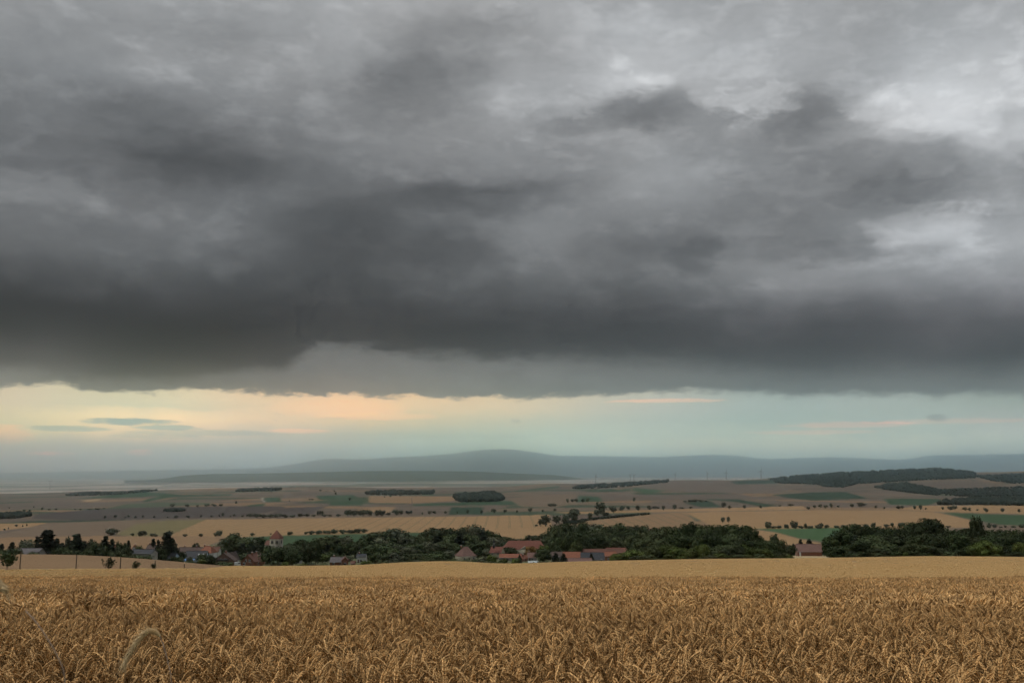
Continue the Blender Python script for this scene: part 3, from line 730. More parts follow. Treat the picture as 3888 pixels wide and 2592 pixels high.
def quads(P, N, size, r):
    """leaf sprays: a bent pair of triangles at each point, facing roughly along N"""
    n = len(P)
    t = r.normal(size=(n, 3)); t -= (t * N).sum(1, keepdims=True) * N; t /= np.linalg.norm(t, axis=1, keepdims=True) + 1e-9
    b = np.cross(N, t); s = size * r.uniform(.6, 1.35, (n, 1))
    v = np.stack([P - t * s, P + b * s * .7 + N * s * .25, P + t * s, P - b * s * .7 + N * s * .25], 1).reshape(-1, 3)
    f = np.arange(n * 4).reshape(n, 4)
    return v, f

def crown_broad(seed, nleaf, lobes=9, wide=.5, base=.12, leaf=.034):
    """unit height crown: overlapping lobes with leaf sprays on and in them"""
    r = np.random.default_rng(seed)
    C, R = [], []
    for i in range(lobes):
        h = base + (1 - base) * (.22 + .62 * (i + r.uniform(0, 1)) / lobes)
        k = math.sin(min(1, max(0, (h - base) / (1 - base))) * math.pi) ** .6
        ang = i * 2.4 + r.uniform(-.5, .5); rad = wide * .52 * k * r.uniform(.3, 1.0)
        rr = r.uniform(.15, .25) * (.55 + .6 * wide) * (0.75 + .35 * k)
        C.append((math.cos(ang) * rad, math.sin(ang) * rad, min(h, 1 - rr * 1.15))); R.append(rr)
    C.append((0, 0, base + (1 - base) * .42)); R.append(.27 * (.5 + wide))
    C, R = np.array(C), np.array(R)
    V, F, off = [], [], 0
    iv, jf = ICO1
    for c, q in zip(C, R):                                     # inner mass, hidden behind the sprays
        w = iv * (q * .74 * r.uniform(.85, 1.1, (len(iv), 1))) * (.92, .92, 1.18) + c
        V.append(w); F.append(jf + off); off += len(w)
    tri = np.concatenate(F)
    k = r.choice(len(C), nleaf, p=R ** 2 / (R ** 2).sum())
    d = r.normal(size=(nleaf, 3)); d /= np.linalg.norm(d, axis=1, keepdims=True)
    rad = R[k][:, None] * r.uniform(.76, 1.14, (nleaf, 1)) * (1 + .14 * np.sin(d[:, :1] * 7 + seed) * np.sin(d[:, 2:] * 9))
    P = C[k] + d * rad * (.92, .92, 1.22)
    P[:, 2] = np.clip(P[:, 2], base * .8, 1.0)
    N = d + r.normal(size=d.shape) * .9; N /= np.linalg.norm(N, axis=1, keepdims=True)
    qv, qf = quads(P, N, leaf, r)
    V.append(qv)
    return np.concatenate(V), [tri, qf + off]

def crown_conifer(seed, nleaf, wide=.22, base=.05, leaf=.03):
    r = np.random.default_rng(seed)
    tiers = 15
    V, P, N = [], [], []
    th = np.linspace(0, 2 * math.pi, 9)[:-1]
    cone = []
    for i in range(6):
        h = base + (1 - base) * i / 5
        cone.append(np.stack([np.cos(th) * wide * .6 * (1 - i / 5.2), np.sin(th) * wide * .6 * (1 - i / 5.2), np.full(8, h)], -1))
    cone = np.array(cone); ix = np.arange(48).reshape(6, 8)
    Fc = np.stack([ix[:-1], np.roll(ix, -1, 1)[:-1], np.roll(ix, -1, 1)[1:], ix[1:]], -1).reshape(-1, 4)
    V.append(cone.reshape(-1, 3))
    for i in range(tiers):
        h = base + (1 - base) * (i / tiers) ** .9
        R = wide * (1 - (i / tiers)) ** .85 * r.uniform(.8, 1.15) + .008
        nb = max(5, int(13 * (1 - i / tiers)) + 3)
        for b in range(nb):
            a = r.uniform(0, 6.283); L = R * r.uniform(.65, 1.2)
            m = max(2, int(nleaf / (tiers * nb)))
            t = r.uniform(.25, 1, m)
            p = np.stack([np.cos(a) * L * t, np.sin(a) * L * t, h - .07 * t * L / wide + .03 * t ** 3 + r.normal(0, .006, m)], -1)
            P.append(p); N.append(np.tile((math.cos(a) * .4, math.sin(a) * .4, .9), (m, 1)))
    P, N = np.concatenate(P), np.concatenate(N)
    N = N + r.normal(size=N.shape) * .4; N /= np.linalg.norm(N, axis=1, keepdims=True)
    P[:, 2] = np.clip(P[:, 2], 0.02, 1.0)
    P = np.concatenate([P, [[0, 0, .985], [0, 0, .96], [.004, 0, .93]]]); N = np.concatenate([N, [[1, 0, 0], [0, 1, 0], [1, 0, 0]]])
    qv, qf = quads(P, N.astype(float), leaf, r)
    V.append(qv)
    return np.concatenate(V), [np.concatenate([Fc, qf + 48])]

def crown_fan(seed, nleaf, leaf=.05):
    r = np.random.default_rng(seed); P = []
    shoots = [(r.uniform(-.30, .30), r.uniform(-.30, .30), r.uniform(.65, 1.0)) for _ in range(8)]
    shoots[0] = (.1, 0, 1.0); shoots[1] = (-.12, .05, .92)
    for k in range(nleaf):
        x, y, h = shoots[k % 8]; t = r.uniform(.1, 1) ** .8; s = .15 * math.sin(min(1, t * 1.05) * math.pi) + .02
        P.append((x * t + r.normal(0, s * .6), y * t + r.normal(0, s * .6), h * t))
    P = np.array(P); P[:, 2] = np.clip(P[:, 2], .03, 1)
    N = r.normal(size=P.shape) + (0, 0, .6); N /= np.linalg.norm(N, axis=1, keepdims=True)
    v, f = quads(P, N, leaf, r)
    return v, [f]

def trunk_mesh(seed, h=.45, rad=.022, limbs=4):
    r = np.random.default_rng(seed)
    V, F = [], []
    def tube(p0, p1, r0, r1, n=6):
        p0, p1 = np.array(p0, float), np.array(p1, float); d = p1 - p0; d /= np.linalg.norm(d)
        t = np.cross(d, (0, 1, .2)); t /= np.linalg.norm(t); b = np.cross(d, t)
        th = np.arange(n) / n * 2 * math.pi; o = sum(len(q) for q in V)
        ring = np.cos(th)[:, None] * t + np.sin(th)[:, None] * b
        V.append(np.concatenate([p0 + ring * r0, p1 + ring * r1]))
        i = np.arange(n); F.append(np.stack([i, (i + 1) % n, (i + 1) % n + n, i + n], -1) + o)
    tube((0, 0, -.03), (0, 0, h * .5), rad * 1.25, rad * .9); tube((0, 0, h * .5), (.01, 0, h), rad * .9, rad * .55)
    for i in range(limbs):
        a = i * 6.283 / max(1, limbs) + r.uniform(-.4, .4)
        tube((0, 0, h * r.uniform(.5, .95)), (math.cos(a) * .16, math.sin(a) * .16, h + r.uniform(.05, .2)), rad * .45, rad * .16, 5)
    return np.concatenate(V), np.concatenate(F)

PROTO = {}
def make_protos():
    def add(kind, fn, mat, n, **kw):
        L = []
        for i in range(n):
            v, f = fn(100 + 17 * i + hash_of(kind), **kw); L.append(mesh_np('crown', v, f, [mat]))
        PROTO[kind] = L
    def hash_of(s): return sum(ord(c) for c in s)
    add('broad', crown_broad, M_LEAF, 5, nleaf=1500)
    add('dark', crown_broad, M_LEAF2, 4, nleaf=1500)
    add('bright', crown_broad, M_LEAF3, 3, nleaf=1300, wide=.6)
    add('grey', crown_broad, M_GREY, 3, nleaf=1300, wide=.5)
    add('gold', crown_broad, M_GOLD, 1, nleaf=1300, wide=.6)
    add('tall', crown_broad, M_LEAF2, 3, nleaf=1500, wide=.34, lobes=11)
    add('thick', crown_broad, M_LEAF2, 5, nleaf=4200, wide=.55, lobes=13, base=.02, leaf=.026)
    add('thickb', crown_broad, M_LEAF, 4, nleaf=4200, wide=.6, lobes=12, base=.0, leaf=.026)
    add('shrub', crown_broad, M_LEAF3, 4, nleaf=3200, wide=.85, lobes=11, base=.0, leaf=.034)
    add('bush', crown_broad, M_LEAF, 4, nleaf=1100, wide=.85, lobes=9, base=.0, leaf=.042)
    add('conifer', crown_conifer, M_CONI, 4, nleaf=3200, leaf=.034)
    add('poplar', crown_broad, M_GREY, 2, nleaf=800, wide=.16, lobes=12)
    add('sapling', crown_broad, M_LEAF2, 4, nleaf=420, wide=.5, lobes=7, base=.25, leaf=.055)
    add('fan', crown_fan, M_LEAF2, 3, nleaf=420)
    PROTO['trunk'] = [mesh_np('trunk', *trunk_mesh(i), [M_BARK]) for i in range(3)]
    PROTO['slim_trunk'] = [mesh_np('trunk', *trunk_mesh(9, .5, .014, 3), [M_BARK])]
    far = []
    for i in range(6):                                           # small far trees, crown and trunk in one mesh
        v, f = crown_broad(900 + i, 170, lobes=6, wide=.62, base=.16, leaf=.075)
        tv, tf = trunk_mesh(i, .35, .03, 0)
        nt = len(f[0]); me = mesh_np('roadside_tree', np.concatenate([v, tv]), [f[0], f[1], tf + len(v)], [M_FARLEAF, M_BARK], [0] * (nt + len(f[1])) + [1] * len(tf))
        far.append(me)
    PROTO['far'] = far
    farb = []
    for i in range(4):
        v, f = crown_broad(950 + i, 170, lobes=7, wide=.95, base=.0, leaf=.08)
        farb.append(mesh_np('field_bush', v, f, [M_FARLEAF]))
    PROTO['farbush'] = farb
make_protos()
ASPECT = {'broad': .62, 'dark': .62, 'bright': .72, 'grey': .62, 'gold': .7, 'tall': .46, 'thick': .66, 'thickb': .70, 'shrub': .95, 'bush': .95,
          'conifer': .42, 'poplar': .28, 'sapling': .62, 'fan': .8, 'far': .74, 'farbush': 1.05}
WORDS = {'broad': 'leafy green tree', 'dark': 'dark leafy tree', 'bright': 'light green tree', 'grey': 'greyish green tree', 'gold': 'golden brown tree', 'tall': 'tall slim dark tree',
         'thick': 'dense dark tree', 'thickb': 'dense green tree', 'shrub': 'bright green shrub', 'bush': 'round bush', 'conifer': 'dark conifer',
         'poplar': 'slim poplar', 'sapling': 'young tree', 'fan': 'young tree'}
NAMES = {'conifer': 'conifer_tree', 'poplar': 'poplar_tree', 'shrub': 'shrub', 'bush': 'bush', 'sapling': 'young_tree', 'fan': 'young_tree'}
PLACED = []       # (root, px, kind, row)
TREE_I = [0]

def tree(kind, px, ytop, wpx, Y, row, label=None, ybase=None):
    """a tree whose foot stands on the land at depth Y and whose top shows at ytop"""
    TREE_I[0] += 1; i = TREE_I[0]
    if ybase is not None:
        X, Y, z = hit(px, ybase, Y)
        a = X / Y
    else:
        a = float(px2as(px, ytop)[0]); z = gz(a, Y)
    H = s_of(ytop) * Y - z
    if H < .6: return None
    W = wpx * Y / FPX * (1.75 if kind == 'conifer' else 1.0)
    sw = max(.4, min(2.6, W / (H * ASPECT[kind])))
    r = random.Random(i * 31)
    root = empty(NAMES.get(kind, 'leafy_tree'), (a * Y, Y, z), r.uniform(0, 6.28)); root.scale = (H * sw, H * sw, H)
    ps = PROTO[kind]; c = obj('crown', ps[i % len(ps)], root)
    if kind not in ('bush', 'shrub'):
        tk = PROTO['slim_trunk'] if kind in ('sapling', 'poplar', 'fan') else PROTO['trunk']
        obj('trunk', tk[i % len(tk)], root)
    else:
        obj('stem', PROTO['slim_trunk'][0], root).scale = (1, 1, .5)
    tag(root, label, 'bush' if kind in ('bush', 'shrub') else 'tree', row)
    PLACED.append((root, px, kind, row, label))
    return root

ORD = ['leftmost', 'second', 'third', 'fourth', 'fifth', 'sixth', 'seventh', 'eighth', 'ninth', 'tenth', '11th', '12th', '13th', '14th', '15th', '16th',
       '17th', '18th', '19th', '20th'] + [f'{n}th' for n in range(21, 100)]
ORD[20], ORD[21], ORD[22] = '21st', '22nd', '23rd'
def ordinal(k): return 'leftmost' if k == 0 else ORD[k] + ' from left'
def name_rows():
    rows = {}
    for t in PLACED:
        if t[4] is None: rows.setdefault((t[3], t[2]), []).append(t)
    for (row, kind), L in rows.items():
        L.sort(key=lambda t: t[1])
        for k, t in enumerate(L):
            if len(L) == 1: t[0]['label'] = f'the only {WORDS[kind]} of the {row}'
            elif k == 0: t[0]['label'] = f'leftmost {WORDS[kind]} of the {row}'
            elif k == len(L) - 1: t[0]['label'] = f'rightmost {WORDS[kind]} of the {row}'
            else: t[0]['label'] = f'{ORD[k]} {WORDS[kind]} from left in the {row}'

# ------------------------------------------------------------------ buildings
def brick_graph(mortar):
    def f(g, c, vec):
        b = g.n('ShaderNodeTexBrick'); g.t.links.new(vec, b.inputs['Vector']); b.inputs['Scale'].default_value = 4.0
        b.inputs['Mortar'].default_value = (*mortar, 1); b.inputs['Mortar Size'].default_value = .012
        g.t.links.new(c, b.inputs['Color1']); b.inputs['Color2'].default_value = (.2, .09, .06, 1)
        return b.outputs[0]
    return f
MW = {'white': material('white_render', (.55, .55, .53), .9, .08, .8), 'cream': material('cream_render', (.42, .39, .30), .9, .1, .6),
      'brick': material('red_brick', (.26, .115, .075), .9, .2, 1.2, build=brick_graph((.3, .25, .2))), 'blue': material('pale_blue_render', (.38, .47, .54), .9, .06, .8),
      'brown': material('brown_brick', (.20, .13, .10), .9, .2, 1.2), 'grey': material('grey_render', (.34, .32, .30), .9, .12, .7),
      'dark': material('dark_boards', (.06, .055, .06), .8, .2, 1.5), 'stone': material('pale_stone', (.34, .32, .27), .9, .18, .9)}
def tile_graph(g, c, vec):
    sp = g.n('ShaderNodeSeparateXYZ'); g.t.links.new(vec, sp.inputs[0])
    w = g.m('MULTIPLY', g.m('FRACT', g.m('MULTIPLY', sp.outputs[2], 3.2)), .22)
    return g.vm('SCALE', c, scale=g.m('SUBTRACT', 1.08, w))
MR = {'red': material('red_tiles', (.195, .080, .060), .8, .22, .9, build=tile_graph), 'orange': material('orange_tiles', (.27, .112, .070), .8, .2, .9, build=tile_graph),
      'brownred': material('weathered_tiles', (.165, .085, .066), .85, .25, .8, build=tile_graph), 'slate': material('slate', (.05, .055, .065), .6, .2, 1.0, build=tile_graph),
      'grey': material('grey_roofing', (.13, .12, .125), .7, .15, .8, build=tile_graph), 'brown': material('brown_tiles', (.115, .085, .075), .8, .2, .9, build=tile_graph),
      'pink': material('dull_red_tiles', (.19, .115, .098), .85, .2, .8, build=tile_graph)}
M_FRAME = material('white_frame', (.7, .7, .68), .5, .05, 2.0)
M_PANE = material('window_glass', (.03, .035, .04), .12, .1, 1.0, .5)
M_DOOR = material('brown_door', (.12, .07, .045), .6, .15, 3.0)
M_METAL = material('zinc', (.35, .36, .38), .4, .1, 2.0, .5)
M_WHITE = material('white_paint', (.75, .76, .76), .5, .05, 1.0)

def box(name, parent, mat, x0, x1, y0, y1, z0, z1):
    V = [(x, y, z) for z in (z0, z1) for y in (y0, y1) for x in (x0, x1)]
    F = [(0, 2, 3, 1), (4, 5, 7, 6), (0, 1, 5, 4), (2, 6, 7, 3), (0, 4, 6, 2), (1, 3, 7, 5)]
    return obj(name, mesh_np(name, np.array(V), np.array(F), [mat]), parent)

def poly_prism(name, parent, mat, pts, d):
    """closed solid from a planar polygon extruded by vector d"""
    n = len(pts); P = np.array(pts, float); V = np.concatenate([P, P + np.array(d, float)])
    me = bpy.data.meshes.new(name)
    me.from_pydata([tuple(v) for v in V], [], [tuple(range(n))[::-1], tuple(range(n, 2 * n))] + [(i, (i + 1) % n, (i + 1) % n + n, i + n) for i in range(n)])
    me.materials.append(mat); me.update()
    return obj(name, me, parent)

def window(parent, x, z, y, w=1.1, h=1.3, ny=-1):
    """window in a wall facing -y (or +-x when ny is 'x+' / 'x-')"""
    def place(n, m, dx0, dx1, dz0, dz1, a, b, par):
        if ny == -1: return box(n, par, m, x + dx0, x + dx1, y - b, y - a, z + dz0, z + dz1)
        s = 1 if ny == 'x+' else -1
        lo, hi = sorted((x + s * a, x + s * b))
        return box(n, par, m, lo, hi, y + dx0, y + dx1, z + dz0, z + dz1)
    f = place('window', M_FRAME, -w / 2 - .09, w / 2 + .09, -h / 2 - .09, h / 2 + .09, -.05, .04, parent)
    place('pane', M_PANE, -w / 2, -.04, -h / 2, h / 2, .0, .055, f); place('pane', M_PANE, .04, w / 2, -h / 2, h / 2, .0, .055, f)
    place('sill', M_FRAME, -w / 2 - .12, w / 2 + .12, -h / 2 - .16, -h / 2 - .10, .0, .12, f)

BLD = []
def house(name, label, x0, x1, ytop, yeave, Y, roof, wall, style='eave', depth=9.0, rot=0.0, chim=1, wins=True, door=True, hip=0.0, skylight=0, cat='house', fx=None):
    """gabled or hipped house; x0..x1 and the ridge and eave heights come from where it shows in the photograph"""
    a = float(px2as((x0 + x1) / 2, yeave)[0]); z = gz(a, Y) - .3
    W = (x1 - x0) * Y / FPX; zr = s_of(ytop) * Y - z; ze = s_of(yeave) * Y - z
    ze = max(ze, 2.0); zr = max(zr, ze + 1.0)
    root = empty(name, (a * Y, Y, z), math.radians(rot)); tag(root, label, cat, 'buildings of the village')
    BLD.append((x0, x1, ytop, yeave + 14, Y))
    mw, mr = MW[wall], MR[roof]
    D = depth
    if style == 'eave':                 # ridge runs across the view
        w2, d2 = W / 2 - .35, D / 2 - .4
        if hip > 0:
            box('wall', root, mw, -w2, w2, -d2, d2, 0, ze)
            hx = W / 2 - hip
            V = np.array([(-W / 2, -D / 2, ze), (W / 2, -D / 2, ze), (W / 2, D / 2, ze), (-W / 2, D / 2, ze), (-hx, 0, zr), (hx, 0, zr),
                          (-W / 2, -D / 2, ze - .18), (W / 2, -D / 2, ze - .18), (W / 2, D / 2, ze - .18), (-W / 2, D / 2, ze - .18)])
            me = bpy.data.meshes.new('roof')
            me.from_pydata([tuple(v) for v in V], [], [(0, 1, 5, 4), (2, 3, 4, 5), (1, 2, 5), (3, 0, 4), (6, 9, 8, 7), (0, 6, 7, 1), (1, 7, 8, 2), (2, 8, 9, 3), (3, 9, 6, 0)])
            me.materials.append(mr); me.update(); rf = obj('roof', me, root)
        else:
            k = (zr - ze) / (D / 2)
            poly_prism('wall', root, mw, [(-w2, -d2, 0), (-w2, d2, 0), (-w2, d2, ze + k * .35), (-w2, 0, zr - .12), (-w2, -d2, ze + k * .35)], (2 * w2, 0, 0))
            rf = poly_prism('roof', root, mr, [(-W / 2, -D / 2, ze), (-W / 2, 0, zr), (-W / 2, D / 2, ze), (-W / 2, D / 2, ze - .2), (-W / 2, 0, zr - .22), (-W / 2, -D / 2, ze - .2)], (W, 0, 0))
        box('ridge_cap', rf, mr, -W / 2 + hip, W / 2 - hip, -.14, .14, zr - .04, zr + .09)
        box('gutter', rf, M_METAL, -W / 2, W / 2, -D / 2 - .12, -D / 2 - .003, ze - .16, ze - .05)
        yw = -d2
        span = w2
    else:                               # gable end faces the view
        w2, d2 = W / 2 - .3, D / 2 - .35
        k = (zr - ze) / (W / 2)
        poly_prism('wall', root, mw, [(-w2, -d2, 0), (w2, -d2, 0), (w2, -d2, ze + k * .25), (0, -d2, zr - .12), (-w2, -d2, ze + k * .25)], (0, 2 * d2, 0))
        rf = poly_prism('roof', root, mr, [(-W / 2, -D / 2, ze), (0, -D / 2, zr), (W / 2, -D / 2, ze), (W / 2, -D / 2, ze - .2), (0, -D / 2, zr - .24), (-W / 2, -D / 2, ze - .2)], (0, D, 0))
        box('ridge_cap', rf, mr, -.14, .14, -D / 2, D / 2, zr - .05, zr + .08)
        yw = -d2
        span = w2
    if wins:
        zz = [1.6] if ze < 4.5 else [1.6, 4.2]
        n = max(1, int(span * 2 / 3.2))
        for q in zz:
            for i in range(n):
                xw = -span + (i + .5) * 2 * span / n
                if door and q == 1.6 and i == n // 2 and n > 1: continue
                window(root, xw, q, yw)
        if style == 'gable' and zr - ze > 2.4:
            for xw in ((-1.1, 1.1) if W > 8 else (0,)): window(root, xw, ze + .75, yw, .9, 1.1)
        if W > 3: window(root, (W / 2 - .35 if style == 'eave' else w2), 1.6, 0.0, 1.0, 1.2, 'x+'); window(root, -(W / 2 - .35 if style == 'eave' else w2), 1.6, 0.0, 1.0, 1.2, 'x-')
    if door and wins:
        n = max(1, int(span * 2 / 3.2)); xd = -span + (n // 2 + .5) * 2 * span / n if n > 1 else -span * .6
        d = box('door', root, M_DOOR, xd - .5, xd + .5, yw - .05, yw + .05, .25, 2.35); box('handle', d, M_METAL, xd + .34, xd + .42, yw - .11, yw - .052, 1.2, 1.32)
    for i in range(chim):
        xc = (-.28 + .5 * i) * W if style == 'eave' else .6
        yc = .5 if style == 'eave' else (-D * .1 + 2.5 * i)
        c = box('chimney', rf, MW['brick'], xc - .35, xc + .35, yc - .3, yc + .3, zr - 1.0, zr + .9)
        box('chimney_cap', c, M_WHITE, xc - .42, xc + .42, yc - .37, yc + .37, zr + .9, zr + 1.02)
    for i in range(skylight):
        t = .45; xs = W * (.12 + .2 * i); ys = -D / 2 * (1 - t); zs = ze + (zr - ze) * t
        k = (zr - ze) / (D / 2)
        poly_prism('skylight', rf, M_METAL, [(xs - .4, ys - .5, zs - .5 * k + .03), (xs + .4, ys - .5, zs - .5 * k + .03), (xs + .4, ys + .5, zs + .5 * k + .03), (xs - .4, ys + .5, zs + .5 * k + .03)], (0, -.04, .06))
    return root, W, ze, zr

# left hamlet
house('farm_hall','long low hall with dark grey roof at the far left',70,158,2080,2100,430,'grey','grey','eave',12,4,0,False,False,cat='barn')
house('village_house','small red roof between conifers left of the bungalow',420,450,2071,2083,600,'red','white','eave',8,0,1)
house('village_house','red roof peeking out right of the dark conifers',494,522,2070,2090,590,'red','white','gable',9,20,1)
house('bungalow','dark roofed bungalow with white window frames behind the mown slope',508,590,2084,2098,480,'slate','grey','eave',8,-5,0)
house('village_house','dark steep roof standing behind the bungalow',560,592,2067,2086,560,'brown','grey','eave',8,0,1)
house('village_house','pale blue walled house with slate roof left of the blue awning',638,674,2097,2116,520,'slate','blue','eave',8,-10,0)
house('village_house','long dark brown roof with white chimneys above the slate house',680,770,2076,2096,650,'brown','white','eave',9,0,3)
house('village_house','slate roofed house with pale wall and a bright skylight',708,788,2090,2113,560,'slate','blue','eave',9,6,0,skylight=2)
house('village_house','bright orange red hipped roof above the slate house',763,816,2072,2096,640,'orange','white','eave',10,-8,1,hip=2.6)
house('village_house','small brownish red roof right of the bright orange roof',804,836,2074,2092,680,'brownred','white','eave',8,0,1)
r_, W_, ze_, zr_ = house('chalet_house','wide brown gabled house with a balcony under its roof',812,896,2095,2126,550,'brown','brown','gable',11,6,1)
b_ = box('balcony', r_, MW['dark'], -3.2, 3.2, -6.6, -5.2, ze_ + .1, ze_ + .25); box('railing', b_, MW['dark'], -3.2, 3.2, -6.6, -6.5, ze_ + .25, ze_ + 1.1)
house('village_house','white gable wall rising right behind the chalet',866,898,2094,2124,600,'brown','white','gable',9,-12,0)
r_, W_, ze_, zr_ = house('brick_house','red brick house with gable facing the field and two windows',927,986,2101,2130,545,'brownred','brick','gable',10,-14,1)
house('village_house','dark tiled roof joined behind the red brick gable',962,1010,2099,2114,575,'brown','brick','eave',8,0,1)
house('village_house','slate roof sunk among trees right of the church',1106,1144,2104,2120,600,'slate','grey','eave',9,0,1)
house('village_house','grey roofed brick house below the big dark tree',1256,1312,2113,2130,540,'grey','brick','eave',9,0,1)
house('village_house','narrow brick gable next to the grey roofed house',1296,1324,2112,2126,535,'brownred','brick','gable',8,10,0)
house('shed','small red brick shed right of the brick gable',1332,1350,2130,2138,530,'brownred','brick','eave',5,0,0,False)
house('village_house','thin slate roof strip in the trees right of the brick houses',1356,1392,2101,2111,620,'slate','white','eave',8,0,1)
house('farm_house','steep red roof with a dark hipped side left of the chapel',1738,1798,2074,2108,690,'pink','cream','eave',12,28,1,hip=4.0)
CHAPEL = house('chapel','chapel with red roof and thin grey spirelet left of the manor',1864,1912,2074,2096,720,'red','cream','eave',9,-20,0,cat='chapel')
house('long_barn','long orange roofed stable in front of the manor',1896,1980,2101,2114,660,'orange','grey','eave',8,0,0,cat='barn')
house('stable_wing','orange gable wing running down from the long stable',1974,1996,2108,2126,650,'orange','brick','gable',14,-15,1,cat='barn')
house('village_house','dull brown roof below the golden brown tree',2002,2040,2096,2114,670,'pink','grey','eave',9,0,1)
house('village_house','low dark roof right of the dark garden trees',2076,2140,2093,2108,690,'brown','grey','eave',9,0,0)
house('barn','bright orange roofed barn right of the manor',2137,2206,2093,2115,640,'orange','brick','eave',10,3,0,cat='barn')
house('long_barn','very long weathered red roof right of the orange barn',2211,2368,2082,2106,700,'brownred','brick','eave',12,2,0,cat='barn')
house('long_barn','second long red roof farther right behind the first',2302,2446,2078,2092,740,'red','brick','eave',11,0,0,cat='barn')
house('barn','dark slate roof in front of the long red barn',2205,2294,2096,2121,620,'slate','grey','eave',11,-3,0,cat='barn')
house('barn','small bright orange roof with brick end in front of long barn',2288,2340,2093,2108,640,'orange','brick','eave',9,12,0,cat='barn')
house('shed','flat grey brown roof nearest to the golden field',2155,2246,2117,2131,560,'pink','grey','eave',9,2,0,False,cat='shed')
r_, W_, ze_, zr_ = house('brick_barn','lone red brick barn with dull roof between the two dark woods',3023,3116,2064,2091,560,'pink','brick','eave',9,-7,0,False,False,cat='barn')
d_ = box('barn_door', r_, M_WHITE, -W_ / 2 + 1.2, -W_ / 2 + 2.2, -4.2, -4.08, .2, 2.6); box('bolt', d_, M_METAL, -W_ / 2 + 2.0, -W_ / 2 + 2.1, -4.26, -4.203, 1.2, 1.4)

def adopt(o, parent):
    """make a placed piece a part of another thing without moving it"""
    pm = mathutils.Matrix.Translation(parent.location) @ parent.rotation_euler.to_matrix().to_4x4()
    om = mathutils.Matrix.Translation(o.location) @ o.rotation_euler.to_matrix().to_4x4()
    m = pm.inverted() @ om
    o.parent = parent; o.location = m.to_translation(); o.rotation_euler = m.to_euler()

def church():
    Y = 700.; a = float(px2as(1050, 2042)[0]); z = gz(a, Y) - .3
    W = 42 * Y / FPX; ze = s_of(2043) * Y - z; zr = s_of(2011) * Y - z
    root = empty('church', (a * Y, Y, z), math.radians(-8))
    tag(root, 'pale church whose tower has a pointed red pyramid roof', 'church')
    BLD.append((1026, 1075, 2008, 2074, Y))
    w = W / 2 - .35
    box('wall', root, MW['stone'], -w, w, -w, w, 0, ze)
    me = bpy.data.meshes.new('roof'); q = W / 2
    me.from_pydata([(-q, -q, ze - .1), (q, -q, ze - .1), (q, q, ze - .1), (-q, q, ze - .1), (-.86 * q, -.86 * q, ze + .9), (.86 * q, -.86 * q, ze + .9), (.86 * q, .86 * q, ze + .9), (-.86 * q, .86 * q, ze + .9), (0, 0, zr)], [],
                   [(0, 3, 2, 1), (0, 1, 5, 4), (1, 2, 6, 5), (2, 3, 7, 6), (3, 0, 4, 7), (4, 5, 8), (5, 6, 8), (6, 7, 8), (7, 4, 8)])
    me.materials.append(MR['red']); me.update(); rf = obj('roof', me, root)
    v, f = ICO1; obj('finial_ball', mesh_np('finial_ball', v * .22 + (0, 0, zr + .25), f, [M_METAL]), rf)
    box('finial_rod', rf, M_METAL, -.04, .04, -.04, .04, zr - .2, zr + 1.5)
    box('cornice', root, MW['cream'], -w - .12, w + .12, -w - .12, w + .12, ze - .55, ze - .3)
    for xw in (-1.65, 1.65):                                       # paired round-arched bell openings
        wd = box('bell_opening', root, MW['cream'], xw - 1.05, xw + 1.05, -w - .10, -w - .003, ze - 3.6, ze - .7)
        for dx in (-.45, .45):
            pts = [(xw + dx - .33, -w - .101, ze - 3.3)] + [(xw + dx + .33, -w - .101, ze - 3.3)] + [(xw + dx + .33 * math.cos(t), -w - .101, ze - 1.4 + .33 * math.sin(t)) for t in np.linspace(0, math.pi, 7)]
            poly_prism('louvre', wd, MW['dark'], pts, (0, -.06, 0))
    wd = box('window', root, MW['cream'], w + .003, w + .1, -1.0, 1.0, ze - 3.4, ze - .8); box('louvre', wd, MW['dark'], w + .101, w + .15, -.7, .7, ze - 3.2, ze - 1.2)
    # nave to the left behind
    nv = house('nave', 'red roofed nave half hidden left of the church tower', 1012, 1040, 2050, 2066, 712, 'brownred', 'stone', 'eave', 9, -8, 0, False, False, cat='church')[0]
    for key in ('label', 'category', 'group'): del nv[key]
    for q in list(nv.children_recursive):
        if q.parent is not nv: q.parent = nv
    adopt(nv, root)
church()

def chapel_spire():
    Y = 716.; a = float(px2as(1875, 2070)[0]); z = s_of(2080) * Y
    root = empty('spirelet', (a * Y, Y, z)); adopt(root, CHAPEL[0])
    box('shaft', root, MR['slate'], -.75, .75, -.75, .75, 0, 2.4)
    box('lantern', root, MW['grey'], -.55, .55, -.55, .55, 2.4, 3.6)
    me = bpy.data.meshes.new('spire_roof'); h = s_of(2042) * Y - z
    me.from_pydata([(-.85, -.85, 3.6), (.85, -.85, 3.6), (.85, .85, 3.6), (-.85, .85, 3.6), (0, 0, h)], [], [(0, 3, 2, 1), (0, 1, 4), (1, 2, 4), (2, 3, 4), (3, 0, 4)])
    me.materials.append(MR['slate']); me.update(); obj('spire_roof', me, root)
chapel_spire()

